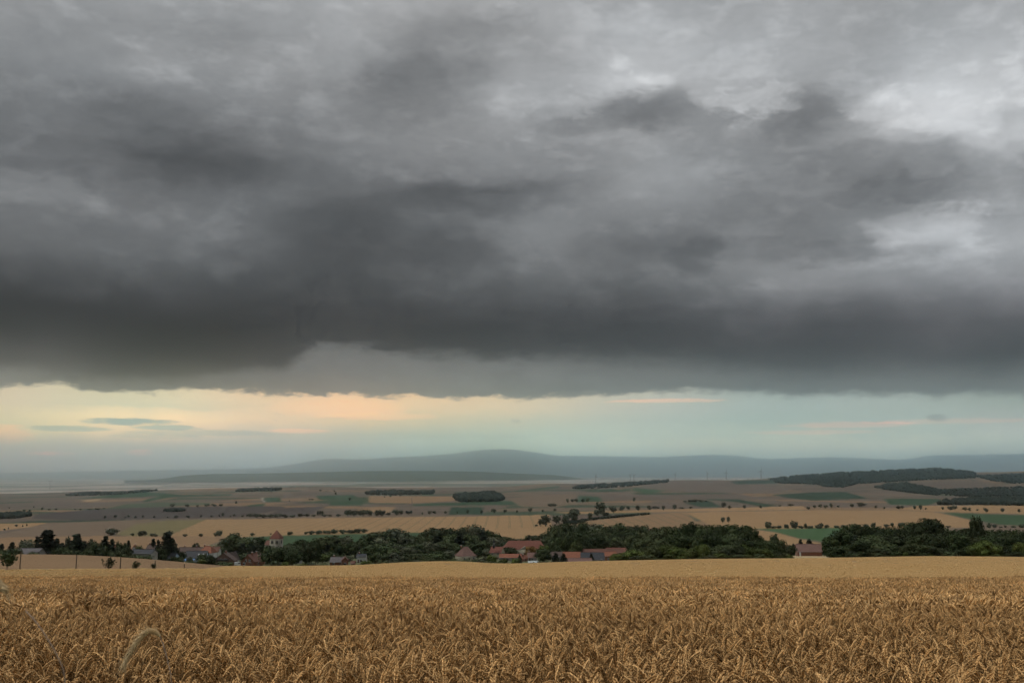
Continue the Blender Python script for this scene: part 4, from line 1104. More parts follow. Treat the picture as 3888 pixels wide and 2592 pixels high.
def manor():
    Y = 800.; x0, x1 = 1908, 2073
    a = float(px2as((x0 + x1) / 2, 2080)[0]); z = gz(a, Y) - .3
    W = (x1 - x0) * Y / FPX; ze = s_of(2081) * Y - z; zr = s_of(2051) * Y - z; D = 15.
    root = empty('manor_house', (a * Y, Y, z), math.radians(3)); tag(root, 'large cream manor house with wide red hipped roof and pediment', 'manor')
    BLD.append((x0, x1, 2050, 2092, Y)); BLD.append((1966, 2010, 2080, 2106, Y))
    w, d = W / 2 - .5, D / 2 - .5
    box('wall', root, MW['cream'], -w, w, -d, d, 0, ze)
    hx = W / 2 - 5.0
    me = bpy.data.meshes.new('roof'); q, p = W / 2, D / 2
    me.from_pydata([(-q, -p, ze), (q, -p, ze), (q, p, ze), (-q, p, ze), (-hx, 0, zr), (hx, 0, zr), (-q, -p, ze - .25), (q, -p, ze - .25), (q, p, ze - .25), (-q, p, ze - .25)], [],
                   [(0, 1, 5, 4), (2, 3, 4, 5), (1, 2, 5), (3, 0, 4), (6, 9, 8, 7), (0, 6, 7, 1), (1, 7, 8, 2), (2, 8, 9, 3), (3, 9, 6, 0)])
    me.materials.append(MR['red']); me.update(); rf = obj('roof', me, root)
    box('cornice', root, MW['stone'], -w - .15, w + .15, -d - .15, d + .15, ze - .7, ze - .28)
    for xc in (-.12 * W, .15 * W, .38 * W): 
        c = box('chimney', rf, MW['brown'], xc - .45, xc + .45, .3, 1.1, zr - 1.2, zr + 1.0); box('chimney_cap', c, MW['grey'], xc - .55, xc + .55, .2, 1.2, zr + 1.0, zr + 1.15)
    pr = box('portico', root, MW['cream'], -3.6, 3.6, -d - 1.0, -d - .003, 0, ze - .3)
    poly_prism('pediment', pr, MW['stone'], [(-4.2, -d - 1.35, ze - .3), (4.2, -d - 1.35, ze - .3), (0, -d - 1.35, ze + 2.2)], (0, 3.5, 0))
    n = 13
    for i in range(n):
        xw = -w + (i + .5) * 2 * w / n
        yw = -d - (1.003 if abs(xw) < 3.6 else 0)
        for q2 in (1.9, 5.0):
            if ze - 1 > q2 and not (q2 == 1.9 and i == n // 2): window(root, xw, q2, yw, 1.1, 1.9)
    dd = box('door', root, M_DOOR, -.8, .8, -d - 1.1, -d - 1.0, .3, 3.0); box('handle', dd, M_METAL, .5, .6, -d - 1.18, -d - 1.103, 1.5, 1.7)
manor()

# small things around the village
def vehicle(px, py, Y):
    X, Y2, z = hit(px, py, Y)
    root = empty('parked_van', (X, Y2, z), math.radians(12)); tag(root, 'small white vehicle parked beside the red brick gable house', 'van')
    V = [(-2.2, .45), (2.2, .45), (2.2, 1.15), (1.5, 1.3), (.9, 1.95), (-2.1, 1.95), (-2.2, 1.2)]
    poly_prism('body', root, M_WHITE, [(x, -.85, q) for x, q in V], (0, 1.7, 0))
    poly_prism('side_window', root, M_PANE, [(-.2, -.856, 1.3), (1.2, -.856, 1.3), (.75, -.856, 1.85), (-.2, -.856, 1.85)], (0, -.01, 0))
    th = np.linspace(0, 2 * math.pi, 13)[:-1]
    for x in (-1.4, 1.4):
        for y in (-.95, .75):
            wv = poly_prism('wheel', root, MW['dark'], [(x + .33 * math.cos(t), y, .33 + .33 * math.sin(t)) for t in th], (0, .2, 0))
            poly_prism('rim', wv, M_METAL, [(x + .18 * math.cos(t), y - .012, .33 + .18 * math.sin(t)) for t in th], (0, .01, 0))
vehicle(906, 2147, 520)
def awning(px, ytop, Y):
    a = float(px2as(px, ytop)[0]); z = gz(a, Y); h = s_of(ytop) * Y - z
    root = empty('awning', (a * Y, Y, z)); tag(root, 'blue awning on posts in front of the slate roofed house', 'awning')
    M_BLUE = material('blue_canvas', (.12, .22, .45), .7, .1, 2.0)
    poly_prism('canopy', root, M_BLUE, [(-4.5, -2, h - .9), (4.5, -2, h - .6), (4.5, 2, h), (-4.5, 2, h - .2)], (0, 0, .12))
    for x, y in ((-4.2, -1.8), (4.2, -1.8), (4.2, 1.8), (-4.2, 1.8)): box('post', root, M_METAL, x - .06, x + .06, y - .06, y + .06, 0, h - .75)
awning(704, 2122, 520)
def greenhouse(px, ytop, Y):
    a = float(px2as(px, ytop)[0]); z = gz(a, Y); h = max(2.0, s_of(ytop) * Y - z)
    root = empty('greenhouse', (a * Y, Y, z)); tag(root, 'low pale greenhouse by the light green garden tree', 'greenhouse')
    box('base', root, MW['grey'], -2.9, 2.9, -1.4, 1.4, 0, .5)
    MG = material('greenhouse_glass', (.5, .55, .56), .2, .1, 1.0, .5)
    poly_prism('glass', root, MG, [(-2.8, -1.3, .5), (-2.8, -1.3, h - .8), (-2.8, 0, h), (-2.8, 1.3, h - .8), (-2.8, 1.3, .5)], (5.6, 0, 0))
    for i in range(7): box('rib', root, M_WHITE, -2.8 + i * .92 - .04, -2.8 + i * .92 + .04, -1.36, -1.303, .5, h - .8)
greenhouse(2024, 2128, 560)

# wooden posts and saplings at the field edge on the left
def post(px, ytop, ybase, label):
    X, Y, z = hit(px, ybase, 150)
    h = s_of(ytop) * Y - z
    root = empty('wooden_post', (X, Y, z)); tag(root, label, 'post', 'posts along the field edge')
    M = bpy.data.materials.get('old_wood') or material('old_wood', (.13, .10, .075), .9, .25, 5.0)
    th = np.linspace(0, 2 * math.pi, 9)[:-1]
    poly_prism('shaft', root, M, [(.085 * math.cos(t), .085 * math.sin(t), -.3) for t in th], (.03, 0, h + .3))
    poly_prism('cap', root, M, [(.03 + .10 * math.cos(t), .10 * math.sin(t), h) for t in th], (0, 0, .05))
post(75, 2094, 2163, 'tall wooden post near the left edge beside the young tree')
post(288, 2106, 2159, 'wooden post between the tall post and the bushy sapling')
post(456, 2114, 2159, 'wooden post between the two dark saplings')
post(588, 2128, 2157, 'short stake rising from the smallest sapling')
post(699, 2141, 2157, 'shortest post at the right end of the mown slope')
tree('sapling', 26, 2092, 52, 150, 'saplings at the field edge', 'young tree with bare stem at the left edge', 2164)
tree('fan', 412, 2113, 54, 150, 'saplings at the field edge', 'bushy sapling with two tips on the field edge', 2160)
tree('fan', 513, 2128, 46, 150, 'saplings at the field edge', 'low spreading sapling in the middle of the field edge', 2160)
tree('fan', 583, 2137, 32, 150, 'saplings at the field edge', 'smallest round sapling near the short stake', 2159)
tree('shrub', 768, 2124, 42, 285, 'saplings at the field edge', 'green shrub at the right foot of the mown slope', None)
tree('bush', 1738, 2138, 32, 262, 'saplings at the field edge', 'low green weed patch in the golden field', None)

# ------------------------------------------------------------------ trees of the village
ROW_L = 'belt behind the mown slope'
for (k, x, yt, w, Y) in [
 ('conifer',6,2062,30,430),('conifer',48,2057,32,440),('grey',105,2049,70,520),('bush',70,2078,40,420),('conifer',142,2034,26,470),('conifer',176,2010,62,445),('conifer',190,2011,56,452),
 ('conifer',216,2043,44,450),('conifer',236,2060,40,440),('grey',262,2036,40,460),('conifer',286,2027,58,450),('conifer',300,2024,36,455),('conifer',318,2052,40,450),
 ('grey',342,2048,42,480),('dark',372,2056,48,455),('conifer',401,2033,44,445),('conifer',428,2045,34,450),('dark',392,2068,50,430),('broad',460,2053,52,470),('conifer',489,2050,24,460),
 ('dark',470,2072,60,440),('broad',528,2070,30,520),('conifer',582,2044,28,560),('conifer',602,2048,26,555),('conifer',634,2019,54,520),('conifer',655,2040,40,530),
 ('bush',246,2074,44,425),('bush',210,2080,40,420),('bush',330,2082,50,415),('bush',270,2084,60,412),('bush',440,2086,50,418),('bush',130,2092,50,405),('bush',20,2084,44,410),
 ('broad',608,2076,58,495),('dark',688,2092,36,525),('broad',745,2060,36,680),('dark',660,2062,34,560),('bush',540,2104,70,440),('bush',480,2098,60,425),('broad',680,2110,34,500),
 ('grey',720,2112,26,500),('bush',722,2127,40,490),('bush',752,2128,40,492),('dark',798,2106,44,500),('bush',838,2130,44,500),('bush',868,2133,44,500),('broad',770,2100,34,530),('dark',660,2112,26,505)]:
    tree(k, x, yt, w, Y, ROW_L)

def profile(P, x): return float(np.interp(x, [p[0] for p in P], [p[1] for p in P]))
def blocked(x, yt, w, Y):
    """would the crown hide a building that shows in the photograph"""
    for (x0, x1, y0, y1, D) in BLD:
        if Y < D + 4 and x + w * .42 > x0 and x - w * .42 < x1 and yt < y1 - 2: return True
    return False
def belt(P, D, step, wr, kinds, row, seed, jit=6, check=True, x0=None, x1=None):
    r = random.Random(seed)
    x = P[0][0] if x0 is None else x0; e = P[-1][0] if x1 is None else x1
    while x <= e:
        k = r.choice(kinds); w = r.uniform(wr[0] * .85, wr[1] * 1.1); Y = r.uniform(*D)
        if k == 'conifer': w *= .6
        if k == 'tall': w *= .75
        yt = profile(P, x) + r.uniform(-5, jit * 1.9)
        if not (check and blocked(x, yt, w, Y)): tree(k, x + r.uniform(-3, 3), yt, w, Y, row)
        x += step * r.uniform(.75, 1.25)
P_BACK = [(1390,2045),(1440,2012),(1520,2006),(1565,2035),(1610,2010),(1680,1998),(1730,2006),(1790,1992),(1830,1994),(1860,2016),(1900,2020),(1930,2036),(1985,2042),
          (2040,2024),(2070,2022),(2095,2002),(2130,1980),(2170,1992),(2230,1980),(2265,1985),(2300,1996),(2345,1978),(2400,1988),(2440,1990),(2470,2005)]
P_MID = [(820,2064),(850,2046),(890,2018),(930,2037),(990,2040),(1020,2056),(1100,2064),(1130,2050),(1155,2036),(1200,2048),(1260,2030),(1310,2025),(1350,2048),(1400,2054),
         (1480,2060),(1560,2058),(1640,2056),(1720,2062),(1800,2058),(1860,2050),(1900,2062),(2080,2050),(2110,2030),(2150,2022),(2250,2018),(2330,2022),(2450,2035)]
P_MID2 = [(830,2078),(900,2060),(1000,2072),(1080,2078),(1150,2062),(1300,2062),(1400,2070),(1700,2080),(1860,2072),(2080,2066),(2180,2058),(2300,2054),(2450,2058)]
P_FRONT = [(826,2112),(900,2132),(990,2080),(1040,2074),(1080,2090),(1130,2098),(1170,2060),(1220,2052),(1260,2106),(1300,2128),(1380,2112),(1440,2090),(1500,2100),(1600,2096),(1700,2104),
           (1800,2112),(1860,2100),(1960,2116),(2060,2088),(2110,2092),(2140,2108),(2260,2122)]
BR = ['broad', 'broad', 'dark', 'dark', 'grey', 'broad', 'tall']
belt(P_BACK, (860, 930), 29, (54, 84), BR, 'back village tree belt', 1)
belt([(x, y + 22) for x, y in P_BACK], (800, 850), 42, (52, 84), BR + ['conifer'], 'tree belt behind the manor', 2)
belt(P_MID, (735, 790), 29, (52, 80), BR, 'middle village tree belt', 3)
belt(P_MID2, (650, 730), 36, (46, 76), ['broad', 'dark', 'dark', 'grey', 'tall', 'conifer'], 'garden trees between village roofs', 4)
belt([(850,2098),(1400,2098),(1900,2104),(2270,2112)], (590, 640), 34, (40, 66), ['broad', 'dark', 'grey', 'bush', 'bright'], 'low garden trees among houses', 5)
belt(P_FRONT, (500, 560), 32, (50, 88), ['broad', 'dark', 'broad', 'grey', 'dark'], 'front tree belt by golden field', 6)
belt([(830,2128),(1250,2136),(1400,2128),(1500,2120),(1700,2118),(1850,2126),(2000,2130),(2280,2126)], (478, 500), 20, (30, 52), ['bush', 'bush', 'broad', 'bright', 'grey'], 'low bushes along golden field', 7)
for (k, x, yt, w, Y, lb) in [
 ('bright',1866,2104,36,520,'light green tree at the field edge left of the manor'),('bright',1955,2118,34,500,'light green round tree in front of the long stable'),
 ('bright',1915,2118,34,505,'pale green tree left of the long stable'),('gold',2014,2072,42,740,'golden brown tree in front of the manor portico'),
 ('bright',2064,2068,40,735,'light green tree at the right corner of the manor'),('bright',2185,2058,54,700,'big light green tree above the bright orange barn'),
 ('dark',1935,2076,62,735,'dark cedar like tree hiding the left end of the manor'),('conifer',1972,2104,14,600,'narrow dark conifer by the stable gable'),
 ('conifer',2110,2096,34,600,'pointed conifer left of the orange barn'),('conifer',2140,2100,34,590,'second pointed conifer close to the orange barn'),
 ('dark',2062,2082,60,600,'broad dark tree below the right end of the manor'),('conifer',2245,2100,20,575,'small conifer in front of the slate barn'),
 ('grey',2370,2102,80,480,'grey green willow left of the big dark thicket'),('conifer',2010,2030,24,860,'conifer tip above the manor roof'),
 ('dark',1030,2072,72,520,'dark tree hiding the foot of the church tower'),('broad',1072,2074,84,512,'broad green tree right below the church tower'),
 ('dark',1112,2086,70,508,'round dark tree right of the church tower foot'),('dark',1882,2030,52,840,'round dark tree behind the chapel spirelet')]:
    tree(k, x, yt, w, Y, 'singled out village trees', lb)

# ------------------------------------------------------------------ the two dark woods behind the golden field
T1 = [(2410,2070),(2450,2020),(2470,2000),(2510,1993),(2550,2002),(2580,1990),(2623,1976),(2650,1983),(2680,1990),(2720,1992),(2745,1988),(2790,1987),(2830,1991),(2860,2006),(2885,2042)]
belt(T1, (352, 372), 25, (64, 98), ['thick', 'thick', 'thickb', 'thick'], 'dark thicket left of the brick barn', 21, 5, False)
belt([(2425,2052),(2500,2030),(2650,2022),(2800,2022),(2880,2050),(2930,2056)], (335, 350), 44, (70, 110), ['thick', 'thickb'], 'inner rank of the dark thicket', 22, 8, False)
belt([(2330,2112),(2400,2092),(2450,2078),(2560,2066),(2700,2072),(2850,2066),(2920,2082),(2960,2096),(3000,2108)], (312, 326), 21, (58, 96), ['shrub', 'shrub', 'thickb'], 'shrub fringe before the dark thicket', 23, 10, False)
belt([(2330,2118),(2450,2104),(2900,2104),(2990,2114)], (304, 311), 26, (44, 70), ['shrub', 'bush', 'shrub'], 'lowest shrubs at the thicket foot', 24, 8, False)
for (k, x, yt, w, Y) in [('broad',2936,2026,40,430),('grey',2900,2050,44,420),('broad',2962,2046,46,415),('conifer',3040,2046,26,620),('conifer',3072,2045,28,625),('conifer',3130,2042,26,620),
                         ('conifer',3150,2036,30,600),('broad',3000,2068,40,520),('conifer',3012,2062,18,600),('dark',3150,2055,52,500)]:
    tree(k, x, yt, w, Y, 'loose trees around the brick barn')
T2 = [(3168,2040),(3190,2012),(3230,1992),(3270,1986),(3310,1992),(3350,2000),(3400,2003),(3440,1992),(3470,1980),(3500,1976),(3530,1968),(3555,1976),(3575,1997),(3610,2004),(3660,2000),
      (3750,2013),(3790,2012),(3820,2005),(3860,2012),(3900,2012),(4060,2010)]
belt(T2, (350, 372), 28, (70, 104), ['thick', 'thick', 'thickb', 'thick'], 'long dark wood at the right', 31, 5, False)
belt([(3175,2062),(3300,2030),(3500,2022),(3700,2032),(3900,2034),(4060,2034)], (330, 346), 48, (74, 116), ['thick', 'thick', 'thickb'], 'inner rank of the right wood', 32, 10, False)
belt([(3185,2086),(3300,2066),(3600,2070),(3800,2062),(4060,2066)], (316, 328), 38, (66, 106), ['thick', 'thickb', 'thick'], 'front rank of the right wood', 33, 12, False)
belt([(3190,2104),(3500,2092),(3650,2096),(3890,2090),(4000,2094)], (308, 314), 34, (46, 76), ['thick', 'shrub', 'bush', 'thick'], 'low growth below the right wood', 34, 8, False)
tree('thickb', 3709, 1956, 64, 345, 'single tall tree of the right wood', 'tall rounded tree standing clear above the right wood')
tree('shrub', 3735, 2052, 90, 318, 'single tall tree of the right wood', 'light green shrub below the tall tree of the right wood')
tree('shrub', 3870, 2058, 60, 316, 'single tall tree of the right wood', 'light green shrub at the right edge of the wood')

# ------------------------------------------------------------------ bushes and trees on the fields behind
def row_trees(kind, pts, row, labels=None):
    """small distant trees: foot pixel, height and width in pixels"""
    meshes = PROTO[kind]
    pts = sorted(pts)
    for k, (px, yb, h, w) in enumerate(pts):
        X, Y, z = hit(px, yb, 800)
        H = s_of(yb - h) * Y - s_of(yb) * Y; W = w * Y / FPX
        o = obj('roadside_tree' if kind == 'far' else 'field_bush', meshes[(k * 7 + len(row)) % len(meshes)])
        o.location = (X, Y, z); sw = W / (H * ASPECT[kind]) * H; o.scale = (sw, sw, H); o.rotation_euler = (0, 0, k * 2.3)
        word = 'tree' if kind == 'far' else 'bush'
        if labels: lb = labels[k]
        elif k == 0: lb = f'leftmost {word} of the {row}'
        elif k == len(pts) - 1: lb = f'rightmost {word} of the {row}'
        else: lb = f'{ORD[k]} {word} from left in the {row}'
        tag(o, lb, word, row)
row_trees('farbush', [(421,2031,27,56),(503,2033,10,16),(538,2034,22,40),(580,2036,13,30),(645,2036,23,28),(702,2036,10,22),(763,2036,13,19),(832,2035,24,32),(957,2034,13,19),
                      (1028,2028,5,12),(1100,2030,14,25)], 'bush row below the striped field')
row_trees('farbush', [(1160,2028,11,14),(1182,2028,15,30),(1210,2027,16,34),(1238,2026,15,32),(1270,2025,17,34),(1300,2025,16,34),(1330,2024,15,32),(1358,2023,18,34),(1380,2022,17,30)], 'dark hedge above the green field')
row_trees('far', [(2072,1997,44,40),(2052,1998,30,22),(2036,1998,8,14),(2114,1990,34,34),(2148,1986,34,32),(2175,1984,52,48),(2188,1960,28,30),(2210,1986,16,22),(2240,1975,30,22),
                  (2284,1950,44,46),(2268,1958,26,30),(2300,1962,20,30),(2330,1948,26,22)], 'tall clump left of the rounded tan field')
row_trees('far', [(1330,1956,18,18),(1365,1955,16,14),(1505,1955,20,32),(1522,1953,18,20),(1550,1953,15,20),(1562,1952,16,8),(1603,1953,9,6),(1631,1952,14,16),(1648,1950,12,14),(1692,1950,11,14),
                  (1736,1950,8,6),(1775,1949,15,14),(1828,1949,13,12),(1875,1947,17,18),(1917,1946,13,16),(1963,1946,10,8),(2012,1944,16,14),(2060,1943,10,9),(2107,1941,12,12)],
          'roadside row above the striped field')
row_trees('far', [(2322,1942,22,20),(2362,1940,22,24),(2421,1938,20,20),(2467,1936,12,14),(2519,1936,17,15),(2561,1934,20,20),(2769,1932,14,12),(2827,1930,14,15),(2888,1930,14,12),
                  (3070,1934,11,13),(3094,1929,13,12),(3114,1928,15,15),(3135,1929,13,16),(3156,1927,18,14),(3235,1926,15,18),(3326,1930,12,12)], 'row of round trees along the far road')
row_trees('far', [(3183,1926,8,10),(3358,1931,8,10),(3410,1932,13,20),(3426,1931,12,14),(3473,1934,15,15),(3495,1935,19,17),(3515,1934,7,8),(3580,1935,12,11),(3608,1937,16,22),(3625,1936,18,18),
                  (3665,1938,14,16),(3681,1940,14,13),(3711,1939,8,8),(3744,1944,17,18),(3807,1944,16,17),(3870,1946,14,14)], 'tree row at the right above the green field')
row_trees('far', [(2155,1908,16,12),(2173,1908,15,11),(2189,1907,16,13),(2213,1908,16,14),(2231,1906,16,13)], 'five rounded trees on the far tan field')
row_trees('far', [(398,1969,12,9),(437,1966,13,13),(476,1967,8,9),(488,1964,10,10),(513,1967,9,10),(541,1965,10,9),(585,1966,8,9),(636,1966,6,8),(668,1966,10,18),(714,1966,10,14),(764,1963,10,8),
                  (803,1963,8,13),(833,1961,8,6),(846,1962,16,11),(875,1962,6,8),(888,1960,10,9),(921,1962,7,12),(937,1961,8,7),(62,1999,9,12),(86,1999,7,6),(102,1997,8,7),(17,2013,8,10),(31,2009,7,6)],
          'scattered small trees left of the striped field')
row_trees('far', [(950,1963,14,26),(975,1965,16,30),(1000,1966,16,32),(1026,1966,15,30),(1054,1966,17,32),(1082,1965,13,28),(1110,1964,10,28),(1140,1962,13,24),(1166,1961,12,24),(1190,1961,9,22),
                  (1232,1960,8,22),(1252,1960,8,18),(1285,1960,10,20),(1320,1960,24,30),(1345,1960,24,30),(1378,1960,26,34),(1402,1959,24,28),(1432,1959,24,34),(1452,1958,22,28),(1474,1957,12,16)],
          'dark hedgerow of trees above the church')
row_trees('far', [(1206,1959,21,9),(1215,1959,23,9),(1224,1959,21,9)], 'three slim poplars in the hedgerow',
          ['left one of the three slim poplars in the hedgerow', 'middle and tallest of the three slim poplars in the hedgerow', 'right one of the three slim poplars in the hedgerow'])
row_trees('far', [(2744,1984,22,20),(2766,1984,24,16)], 'pair of trees in the wide tan field', ['left one of the tree pair in the wide tan field', 'right one of the tree pair in the wide tan field'])
row_trees('far', [(2408,1904,16,12),(2748,1926,20,22),(3270,1924,18,36),(3000,1921,10,20),(2960,1922,6,12),(2385,1934,14,16),(2463,1934,16,14),(2484,1932,12,24),(2500,1931,8,14),(2590,1932,8,18),(2622,1931,8,14)],
          'loose trees on the slope behind the far road')
row_trees('farbush', [(2620,1905,10,22),(2640,1905,11,24),(2660,1905,10,22),(2600,1906,7,18),(2680,1904,6,14),(2090,1921,11,32),(2105,1921,9,20)], 'low field hedges in the middle plain')
row_trees('farbush', [(2915,2005,26,30),(2938,2005,10,22),(2958,2005,12,24),(2985,2005,18,20),(3018,2005,28,36),(3042,2005,11,22),(3060,2005,20,16),(3078,2005,11,24),(3105,2005,14,30),(3118,2004,20,20),
                      (3138,2004,14,22),(3175,2004,12,22),(3205,2004,13,26),(3240,2004,10,22),(3290,2002,14,26),(3318,2001,20,20),(3365,2001,13,24),(3388,2000,18,15),(3422,1999,18,34)],
          'hedge of bushes above the bright green field')
row_trees('farbush', [(3580,2001,14,10),(3600,2002,8,20),(3755,2003,20,20),(3775,2003,14,18),(3800,2003,6,12),(3818,2003,10,10),(3848,2003,9,20),(3882,2003,14,24)], 'bushes at the right edge above the wood')
row_trees('far', [(654,1925,14,15),(712,1925,13,15),(750,1924,8,10),(785,1922,10,22),(812,1922,10,24),(838,1921,9,20),(896,1913,10,10),(160,1936,11,10),(186,1937,7,14),(212,1936,7,14),(285,1936,6,8),
                  (304,1936,6,12),(340,1934,5,22),(370,1934,6,22),(395,1932,5,12),(90,1942,9,10),(112,1942,9,10),(36,1930,5,6),(128,1926,5,5)], 'tiny trees on the left plain')
row_trees('far', [(1520,1885,22,14),(1483,1886,8,12),(1460,1888,6,6),(1328,1900,12,9),(1275,1878,11,7),(1185,1898,5,14),(1175,1898,6,6),(1098,1903,4,5),(1030,1868,7,9),(1217,1864,5,8),(1270,1865,5,8)],
          'tiny trees on the middle plain')
row_trees('far', [(2480,1821,4,5),(2530,1820,5,5),(2540,1820,4,4),(2566,1819,4,4),(2597,1819,4,4),(2614,1820,4,4),(2631,1820,4,4),(2705,1821,4,5),(2739,1821,4,5),(2762,1822,4,5),(2778,1822,4,5),
                  (2794,1822,4,5),(2827,1820,4,4),(2841,1820,5,4),(2858,1820,4,4),(2901,1819,4,4),(2918,1819,6,6),(2932,1818,4,4),(2950,1817,4,4)], 'dotted tree row on the skyline under the wind turbines')
name_rows()

# ------------------------------------------------------------------ far woods: masses, one object each
def wood(label, poly, n, tree_px, seed, ymin=1500, mat=None):
    r = np.random.default_rng(seed)
    xs = [p[0] for p in poly]; ys = [p[1] for p in poly]
    V, F, off, c = [], [], 0, 0
    iv, jf = ICO1
    tries = 0
    while c < n and tries < n * 30:
        tries += 1
        px, py = r.uniform(min(xs), max(xs)), r.uniform(min(ys), max(ys))
        if not in_poly(np.array([px]), np.array([py]), poly)[0]: continue
        X, Y, z = hit(px, py, ymin)
        if Y > 6400: continue
        h = tree_px * Y / FPX * r.uniform(.7, 1.15); w = min(h * r.uniform(.5, .8), 11.0)
        v = iv * r.uniform(.9, 1.1, (len(iv), 1)) * (w, w, h * .62) + (X + r.uniform(-3, 3), Y, z + h * .45)
        V.append(v); F.append(jf + off); off += len(v); c += 1
    if c: tag(obj('distant_wood', mesh_np('distant_wood', np.concatenate(V), np.concatenate(F), [M_WOODMASS], smooth=True)), label, 'wood', None, 'stuff')
for _k, (_l, _p, _n, _h, _d) in enumerate(WOODS): wood(_l, _p, _n, _h, 40 + _k, _d)

def far_house(px, yb, w, roofc, wallc, label):
    X, Y, z = hit(px, yb, 1500)
    W = w * Y / FPX; h = W * .32
    root = empty('far_house', (X, Y, z), random.uniform(-.4, .4)); tag(root, label, 'house', 'houses of the far villages')
    box('wall', root, MW[wallc], -W / 2, W / 2, -W * .3, W * .3, -1, h)
    poly_prism('roof', root, MR[roofc], [(-W * .53, -W * .36, h), (-W * .53, 0, h * 2.1), (-W * .53, W * .36, h)], (W * 1.06, 0, 0))
for q in [(1440,1876,9,'brownred','white','white walled house at the left end of the middle far village'),(1452,1877,8,'red','white','red roofed house in the middle far village'),
          (1478,1877,9,'slate','white','slate roofed house in the middle far village'),(1576,1876,7,'red','cream','cream walled house at the right end of the middle far village'),
          (2315,1850,8,'red','cream','red roofed house left in the far village below the turbines'),(2350,1847,8,'brownred','white','brown roofed house in the far village below the turbines'),
          (2374,1846,7,'slate','white','slate roofed house in the far village below the turbines'),(2330,1848,7,'slate','cream','small cream house in the far village below the turbines'),
          (3640,1868,8,'red','white','leftmost red roofed house of the village on the right hill'),(3690,1866,8,'brownred','white','white house in the middle of the village on the right hill'),
          (3720,1872,9,'red','cream','lowest house of the village on the right hill'),(3760,1866,8,'slate','white','slate roofed house of the village on the right hill'),
          (3800,1870,8,'red','white','right hand red roofed house of the village on the right hill')]:
    far_house(*q)

# ------------------------------------------------------------------ wind turbines, pylon
def turbine(px, yhub, ybase, Y, rot, label):
    a = float(px2as(px, yhub)[0]); zh = s_of(yhub) * Y; zb = s_of(ybase) * Y - 25
    root = empty('wind_turbine', (a * Y, Y, zb), math.radians(random.uniform(-25, 25))); tag(root, label, 'wind turbine', 'wind turbines on the horizon')
    h = zh - zb; R = (ybase - yhub) * Y / FPX * .52
    th = np.linspace(0, 2 * math.pi, 11)[:-1]
    V = np.concatenate([np.stack([np.cos(th) * q, np.sin(th) * q, np.full(10, z)], -1) for q, z in ((3.4, 0), (2.6, h * .5), (1.7, h - 1))])
    i = np.arange(10); Fq = np.concatenate([np.stack([i + 10 * k, (i + 1) % 10 + 10 * k, (i + 1) % 10 + 10 * k + 10, i + 10 * k + 10], -1) for k in (0, 1)])
    M = bpy.data.materials.get('turbine_grey') or material('turbine_grey', (.22, .23, .24), .5, .05, 1.0)
    obj('tower', mesh_np('tower', V, Fq, [M], smooth=True), root)
    box('nacelle', root, M, -2, 2, -5, 6, h - 1.5, h + 2.5)
    v, f = ICO2; hub = obj('hub', mesh_np('hub', v * (2, 2.6, 2) + (0, -6, h + .5), f, [M]), root)
    for k in range(3):
        t = math.radians(rot + 120 * k); d = np.array((math.sin(t), 0, math.cos(t))); p = np.array((math.cos(t), 0, -math.sin(t)))
        o = np.array((0, -6, h + .5))
        poly_prism('blade', root, M, [o + d * 1.5 - p * 1.0, o + d * R * .25 - p * 1.6, o + d * R, o + d * R + p * .5, o + d * R * .25 + p * 1.8, o + d * 1.5 + p * 1.0], (0, .7, 0))
turbine(2262, 1808, 1827, 8200, 0, 'leftmost wind turbine of the distant row')
turbine(2393, 1804, 1823, 9400, 50, 'left one of the close pair of wind turbines')
turbine(2407, 1803, 1823, 9600, 75, 'right one of the close pair of wind turbines')
turbine(2563, 1800, 1818, 9900, 30, 'wind turbine standing alone right of the close pair')
turbine(2685, 1797, 1817, 9500, 95, 'wind turbine left of the one near the skyline trees')
turbine(2757, 1793, 1818, 8600, 5, 'second wind turbine from the wooded hill')
turbine(2889, 1788, 1816, 8000, 10, 'wind turbine closest to the wooded hill')
turbine(190, 1828, 1856, 9200, 60, 'faint wind turbine alone at the far left')
def pylon(px, yt, yb):
    X, Y, z = hit(px, yb, 1500); h = s_of(yt) * Y - z
    root = empty('power_pylon', (X, Y, z)); tag(root, 'grey lattice power pylon in the middle plain', 'pylon')
    for sx in (-1, 1):
        for sy in (-1, 1): poly_prism('leg', root, M_METAL, [(sx * 2.2 - .15, sy * 2.2 - .15, 0), (sx * 2.2 + .15, sy * 2.2 - .15, 0), (sx * 2.2 + .15, sy * 2.2 + .15, 0), (sx * 2.2 - .15, sy * 2.2 + .15, 0)], (-sx * 1.7, -sy * 1.7, h))
    for k in (.15, .35, .55): box('brace', root, M_METAL, -2.2 + 1.7 * k, 2.2 - 1.7 * k, -2.2 + 1.7 * k, -2.0 + 1.7 * k, h * k, h * k + .25)
    for k in (.7, .85, .98): box('crossarm', root, M_METAL, -4, 4, -.15, .15, h * k, h * k + .3)
pylon(1563, 1889, 1918)

